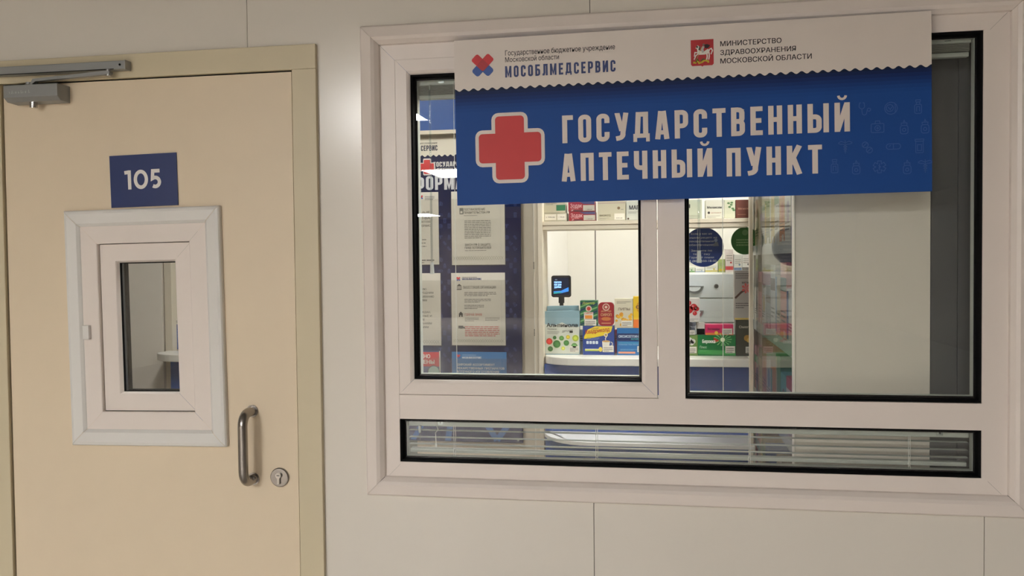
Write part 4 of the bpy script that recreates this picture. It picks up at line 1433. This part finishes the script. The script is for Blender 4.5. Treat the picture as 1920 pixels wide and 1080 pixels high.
def f_zo(pr, q, W_, H_, y):
    pr.rect(W_ * .06, H_ * .05, W_ / 2 - .001, H_ * .62, y - E1, M((176, 172, 160), .45))
    pr.flat([(-W_ * .1, H_ * .97), (W_ * .49, H_ * .97), (W_ * .49, H_ * .70), (W_ * .1, H_ * .74)], y - E1, M((66, 70, 110), .5))
    pr.text('Зодак', -W_ * .42, W_ * .02, H_ * .38, .017, y - E2, M((226, 190, 190), .5), bold=.0)
    pr.lines(-W_ * .4, H_ * .32, -W_ * .05, H_ * .24, 1, y - E2, M((220, 150, 150), .5), .5)
    pr.flat([(-W_ * .40, H_ * .06), (-W_ * .36, H_ * .14), (-W_ * .30, H_ * .18), (-W_ * .34, H_ * .08)], y - E2, WT)
    pr.rect(-W_ * .28, H_ * .05, W_ * .02, H_ * .11, y - E2, M((60, 84, 90), .5))
    pr.text('1 299,00', W_ * .16, W_ * .40, H_ * .12, .005, y - E2, INK)


RB = M((140, 38, 50), .4)
carton('medicine_box', 'dark red and grey allergy carton, lower of the stacked pair on the upper shelf', 1066.5, 1116, 396.5, 414, YT, RB, f_zo, z0=ZR, d=.08)
carton('medicine_box', 'dark red and grey allergy carton, upper of the stacked pair on the upper shelf', 1065.5, 1115, 377, 396.5, YT, RB, f_zo, z0=at(1090, 396.4, YT)[1], d=.08)


def f_pl(pr, q, W_, H_, y):
    pr.text('МАКСИКОЛД', q(1124, 406)[0], q(1145, 406)[0], q(1124, 406)[1], .008, y - E1, M((90, 84, 60), .5), bold=.01)
    pr.lines(q(1124, 408)[0], q(1124, 408)[1], q(1142, 411)[0], q(1124, 411)[1], 2, y - E1, GREY, .4)
    pr.disc(*q(1160, 390), .006, y - E1, M((120, 96, 70), .5)); pr.lines(q(1164, 391)[0], q(1164, 391)[1], q(1170, 393)[0], q(1164, 393)[1], 1, y - E1, GREY)
    pr.rect(-W_ / 2 + .001, H_ * .82, W_ / 2 - .001, H_ * .86, y - E1, M((170, 150, 140), .5)); pr.rect(*q(1152, 412), *q(1171, 400), y - E1, PAPER); pr.text('429,00', q(1155, 410)[0], q(1167, 410)[0], q(1155, 410)[1], .005, y - E2, INK)


carton('medicine_box', 'plain wide beige carton third in the upper shelf row', 1120.5, 1172.5, 374, 414, YT, M((186, 180, 158), .45), f_pl, z0=ZR, d=.08)


def f_mg(pr, q, W_, H_, y):
    pr.text('МАГНИЙ', q(1180, 393)[0], q(1218, 393)[0], q(1180, 393)[1], .017, y - E1, M((44, 44, 54), .5), bold=.02)
    pr.lines(q(1178, 396)[0], q(1178, 396)[1], q(1200, 400)[0], q(1178, 400)[1], 2, y - E1, GREY, .4); pr.rect(*q(1197, 403), *q(1208, 398), y - E1, M((150, 60, 60), .5))
    pr.disc(*q(1178, 410), .004, y - E1, M((80, 60, 50), .5))


carton('medicine_box', 'pale carton with heavy black capitals beside the mullion on the upper shelf', 1174.5, 1225, 375, 414, YT, M((186, 188, 178), .45), f_mg, z0=ZR, d=.08)
up = [
    ('pale green carton with a small black square, right of the mullion on the upper shelf', 1278, 1316, (176, 180, 160), lambda pr, q, W_, H_, y: (pr.rect(*q(1288, 390), *q(1294, 383), y - E1, DARK), pr.lines(q(1290, 402)[0], q(1290, 402)[1], q(1312, 410)[0], q(1290, 410)[1], 3, y - E1, GREY, .3))),
    ('white sleep aid carton with black title on the upper shelf', 1323, 1357.5, (202, 200, 186), lambda pr, q, W_, H_, y: (pr.text('Мелаксен', q(1326, 391)[0], q(1353, 391)[0], q(1326, 391)[1], .009, y - E1, DARK, bold=.03), pr.disc(*q(1329, 399), .005, y - E1, DARK), pr.text('снотворное', q(1333, 400)[0], q(1352, 400)[0], q(1333, 400)[1], .005, y - E1, M((150, 80, 60), .5)), pr.lines(q(1326, 403)[0], q(1326, 403)[1], q(1350, 408)[0], q(1326, 408)[1], 2, y - E1, GREY, .3))),
    ('pale carton with a sprig of green leaves on the upper shelf', 1358, 1378.5, (190, 190, 166), lambda pr, q, W_, H_, y: [pr.disc(*q(x, z), .006, y - E1, M((74, 110, 66), .5), .004, 8) for x, z in ((1366, 381), (1371, 384), (1368, 388), (1374, 391), (1372, 380), (1376, 394))]),
    ('dark brown carton at the right end of the upper shelf', 1379.5, 1408, (98, 52, 42), lambda pr, q, W_, H_, y: (pr.text('Магнелис', q(1384, 393)[0], q(1406, 393)[0], q(1384, 393)[1], .008, y - E1, M((190, 150, 130), .5)), pr.lines(q(1383, 400)[0], q(1383, 400)[1], q(1402, 402)[0], q(1383, 403)[1], 1, y - E1, M((150, 110, 90), .5), .4)))]
for lb, xa, xb, c, fn in up:
    carton('medicine_box', lb, xa, xb, 374, 409.5, YT, M(c, .45), (lambda f: (lambda pr, q, W_, H_, y: f(pr, q, W_, H_, y)))(fn), z0=ZR, d=.08)

# ------------------------------------------------------------------ payment terminal
a = at(1052, 537, 1.75)
t = thing('payment_terminal', 'small black payment screen on a stem behind the counter row', 'card terminal', (a[0], 1.75, ZC))
hz = a[1] - ZC
kx2 = 3.95 / 1660
mb = MB(); mb.prism([(x, hz + z) for x, z in rrect(-18.5 * kx2, -20.5 * kx2, 18.5 * kx2, 20.5 * kx2, .010)], 0, .018, M((42, 40, 40), .35)); body = mb.build('housing', t, bevel=.002)
mb = MB(); s = 15 * kx2
mb.rect(-s, hz - s * 1.05, s, hz + s * 1.1, -.0006, M((16, 26, 52), .15, emit=.7)); 
for i, s_ in enumerate(('платите', 'как вам', 'удобно')):
    mb.text(s_, -s * .86, s * (.05 - .02 * i), hz + s * (.42 - .30 * i), .0095, -.0012, M((150, 200, 255), .3, emit=1.6), bold=.03)
mb.disc(-s * .62, hz + s * .85, .006, -.0012, M((90, 110, 130), .3, emit=.5), .003)
mb.flat([(-s * .95, hz - s * .62), (0, hz - s * .55), (s * .95, hz - s * .1), (s * .95, hz - s * .62), (0, hz - s * .85), (-s * .95, hz - s * .9)], -.0010, M((50, 130, 220), .3, emit=1.0))
mb.flat([(-s * .95, hz - s * .72), (0, hz - s * .68), (s * .1, hz - s * .8), (-s * .95, hz - s * .95)], -.0013, M((40, 150, 150), .3, emit=.8))
mb.build('screen', t)
mb = MB(); mb.cyl((0, .012, .006), (0, .012, hz - .045), .009, DARK); mb.cyl((0, .012, hz - .075), (0, .012, hz - .04), .013, DARK); mb.cyl((0, .012, 0), (0, .012, .008), .04, DARK, 24); mb.build('stand', t)
# shelf behind the counter that carries it
mb = MB(); mb.box(XC + .01, .33, 1.60, 1.90, ZC - .03, ZC, M((232, 228, 218), .3)); mb.box(XC + .02, .32, 1.62, 1.88, 0, ZC - .03, WHITE); o = mb.build('work_surface'); tag(o, 'white inner work surface right behind the counter row', 'worktop')

# ------------------------------------------------------------------ drawer cabinet inside the kiosk
YD = 1.95
a, b = at(1270, 604, YD), at(1386, 510.5, YD)
t = thing('drawer_cabinet', 'white drawer cabinet with curved silver handles behind the counter', 'cabinet', (a[0], YD, ZC))
DW = b[0] - a[0]; DH = b[1] - ZC
DM = M((208, 212, 216), .35)
mb = MB(); mb.box(0, DW, .012, .40, -ZC, DH, WHITE); mb.build('body', t, bevel=.002)
q = lambda px, py: (at(px, py, YD)[0] - a[0], at(px, py, YD)[1] - ZC)
edges = [(514.5, 558), (560.5, 604), (606, 650)]
for i, (ya, yb) in enumerate(edges):
    z1_, z0_ = q(1300, ya)[1], max(.004, q(1300, yb)[1])
    mb = MB(); mb.box(.004, DW - .004, -.004, .012, z0_, z1_, DM); dr = mb.build('drawer', t, bevel=.0015)
    if i < 2:
        hx_, hz_ = q(1301, ya + 26)
        mb = MB()
        P = [(hx_ - .045, hz_ + .012), (hx_ + .045, hz_ + .012)] + [(hx_ + .045 * math.cos(math.radians(k)), hz_ + .012 - .040 * math.sin(math.radians(k))) for k in range(15, 180, 15)]
        mb.prism(P, -.020, -.004, M((176, 180, 184), .2, .9)); mb.build('handle', dr, bevel=.003)
        mb = MB(); P = [(hx_ - .030, hz_ + .006), (hx_ + .030, hz_ + .006)] + [(hx_ + .030 * math.cos(math.radians(k)), hz_ + .006 - .020 * math.sin(math.radians(k))) for k in range(15, 180, 15)]
        mb.flat(P, -.0206, DM); mb.build('handle_opening', dr)
    if i == 0:
        lx, lz = q(1343, ya + 22); mb = MB(); mb.cyl((lx, -.004, lz), (lx, -.010, lz), .010, STEEL, 16); mb.cyl((lx, -.010, lz), (lx, -.011, lz), .005, DARK, 12); mb.build('lock', dr)

# boxes on top of the cabinet
ZT = ZC + DH
tops = [('small white and green carton', 1283, 1303, 500, (214, 216, 196), (90, 150, 80)), ('low white carton', 1304, 1321, 502, (226, 224, 216), (140, 160, 190)), ('white carton with yellow stripe', 1322, 1346, 496, (222, 222, 210), (206, 190, 90)), ('green and yellow spotted carton', 1347, 1359, 486, (170, 186, 120), (206, 180, 60)), ('narrow pink printed white carton', 1360, 1375, 467, (226, 214, 210), (206, 80, 80)), ('white carton with a thin blue ring', 1376, 1391, 477, (224, 222, 218), (120, 140, 180)), ('white carton with a grey dot', 1391.5, 1408, 475, (226, 224, 220), (110, 110, 110))]
for lb, xa, xb, yt, c, c2 in tops:
    def ft(pr, q, W_, H_, y, c2=c2, H0=0):
        pr.rect(-W_ * .5 + .001, H_ * .10, W_ * .5 - .001, H_ * .26, y - E1, M(c2, .5)); pr.lines(-W_ * .36, H_ * .8, W_ * .36, H_ * .5, 3, y - E1, GREY, .3); pr.disc(W_ * .2, H_ * .42, min(W_, H_) * .12, y - E1, M(c2, .5))
    carton('medicine_box', lb + ' on top of the drawer cabinet', xa, xb, yt, 510, YD + .02, M(c, .45), ft, z0=ZT, d=.07)

# ------------------------------------------------------------------ shelving seen through the side glass
SX = .362
t = thing('shelving_unit', 'white shelving full of medicine boxes behind the glass side wall', 'shelf', (SX, .90, 0))
SM = M((226, 224, 214), .4)
SZ = [.34, .66, 1.02, 1.30, 1.60, 1.92]
for z in SZ:
    mb = MB(); mb.box(0, .30, -.70, .68, z - .026, z, SM); sh = mb.build('shelf', t, bevel=.001)
    mb = MB(); mb.box(-.004, -.001, -.70, .68, z - .034, z + .004, M((206, 208, 204), .3))
    rg = random.Random(int(z * 100))
    y = -.69
    mb.build('price_rail', sh)
mb = MB(); mb.box(0, .30, -.718, -.70, 0, 2.2, SM); mb.build('upright', t)
mb = MB(); mb.box(0, .30, .68, .698, 0, 2.2, SM); mb.build('upright', t)
mb = MB(); mb.box(.30, .306, -.718, .698, 0, 2.2, M((210, 208, 200), .5)); mb.build('back_panel', t)

NAMES = {'white': (226, 224, 218), 'yellow': (214, 178, 70), 'orange': (222, 140, 60), 'red': (196, 52, 50), 'green': (56, 136, 74), 'dark green': (34, 84, 56), 'light blue': (130, 164, 196), 'blue': (52, 92, 158), 'grey': (150, 152, 152), 'salmon': (222, 140, 122), 'pink': (220, 150, 166), 'lilac': (176, 160, 196), 'beige': (206, 190, 156), 'brown': (122, 84, 60), 'black': (44, 44, 48), 'turquoise': (80, 168, 170), 'olive': (130, 132, 70)}
rows = {1.92: ('fourth', []),
        1.60: ('top visible', ['beige', 'yellow', 'white', 'orange', 'white', 'yellow', 'olive', 'grey', 'beige']),
        1.30: ('second', ['white', 'light blue', 'white', 'salmon', 'beige', 'white', 'grey', 'white', 'pink', 'white']),
        1.02: ('third', ['grey', 'lilac', 'red', 'turquoise', 'green', 'orange', 'white', 'salmon', 'dark green', 'pink']),
        .66: ('fourth', ['light blue', 'white', 'pink', 'beige', 'grey', 'blue', 'yellow', 'red'])}
for z, (nm, cl) in rows.items():
    if not cl:
        continue
    rg = random.Random(int(z * 77))
    y = -.685
    nxt = min([s for s in SZ if s > z] or [2.2]) - .05
    for k, cn in enumerate(cl):
        wd = min(.165, max(.085, (1.35 - .01) / len(cl) - .006 + rg.uniform(-.02, .02)))
        if y > .62:
            break
        if y + wd > .62 or k == len(cl) - 1:
            wd = min(.20, .672 - y)
        hgt = min(nxt - z, rg.uniform(.13, .24))
        o_ = rg.choice([n_ for n_ in NAMES if n_ != cn])
        tt = thing('medicine_box', '%s carton, %s from the near end of the %s shelf behind side glass' % (cn, ['first', 'second', 'third', 'fourth', 'fifth', 'sixth', 'seventh', 'eighth', 'ninth', 'tenth'][k], nm), 'medicine box', (SX + .004 + .05, .90 + y + wd / 2, z), -math.pi / 2, group='cartons on the %s side shelf' % nm)
        mb = MB(); mb.box(-wd / 2, wd / 2, -.05, .05, 0, hgt, M(NAMES[cn], .45)); mb.build('carton', tt, bevel=.001)
        pr = MB()
        st = rg.randrange(3)
        yy = -.05
        c2 = M(NAMES[o_], .5)
        if st == 0:
            pr.rect(-wd * .49, hgt * .62, wd * .49, hgt * .80, yy - E1, c2)
        elif st == 1:
            pr.rect(-wd * .49, hgt * .04, -wd * .2, hgt * .96, yy - E1, c2)
        else:
            pr.disc(wd * .1, hgt * .55, wd * .26, yy - E1, c2)
        pr.lines(-wd * .35, hgt * .40, wd * .40, hgt * .22, 3, yy - E2, INK if cn not in ('black', 'blue', 'dark green') else WT, .35, k)
        pr.rect(wd * .05, .003, wd * .42, .026, yy - E2, PAPER)
        pr.build('printing', tt)
        y += wd + rg.uniform(.003, .012)

# ================================================================== LAMPS
def lamp(label, x, y, sx, sy, strength, z=CZ, rgb=(252, 250, 248), group=None):
    t = thing('ceiling_light', label, 'ceiling light', (x, y, z), group=group)
    mb = MB()
    for b in ((-sx / 2 - .02, sx / 2 + .02, -sy / 2 - .02, -sy / 2), (-sx / 2 - .02, sx / 2 + .02, sy / 2, sy / 2 + .02), (-sx / 2 - .02, -sx / 2, -sy / 2, sy / 2), (sx / 2, sx / 2 + .02, -sy / 2, sy / 2)):
        mb.box(b[0], b[1], b[2], b[3], -.014, 0, WHITE)
    mb.build('frame', t)
    mb = MB(); mb.box(-sx / 2, sx / 2, -sy / 2, sy / 2, -.010, -.002, M(rgb, .5, var=0.0, emit=strength)); mb.build('diffuser', t)


H = 'ceiling light panels of the hall'
lamp('square ceiling light panel nearest the wall, behind the viewer to the left', -2.24, -4.66, .60, .60, LAMP_HALL)
lamp('wide ceiling light panel farther back in the hall', -2.72, -9.35, .72, 1.10, LAMP_HALL)
lamp('far ceiling light panel at the end of the hall', -6.1, -19.3, .9, 1.3, LAMP_HALL)
lamp('added square fill light panel straight behind the viewer', .1, -4.66, .60, .60, LAMP_HALL * .2)  # weak fill panel added for extra light on the front wall
lamp('added square fill light panel behind the viewer at mid hall', -.9, -7.2, .60, .60, LAMP_HALL * .7)  # extra panel put into the hall to give more light, no known fixture
lamp('small square ceiling light panel of the vestibule behind the wall', -1.35, .50, .42, .42, LAMP_VESTIBULE * 3.4)
lamp('square ceiling light panel inside the kiosk above the counter', -.05, 2.1, .60, .60, LAMP_KIOSK, rgb=(252, 251, 250))
lamp('narrow added fill light panel above the side shelving', .60, .9, .30, 1.2, LAMP_KIOSK * 11, rgb=(252, 251, 250))  # invented fill panel that brightens the cartons behind the side glass
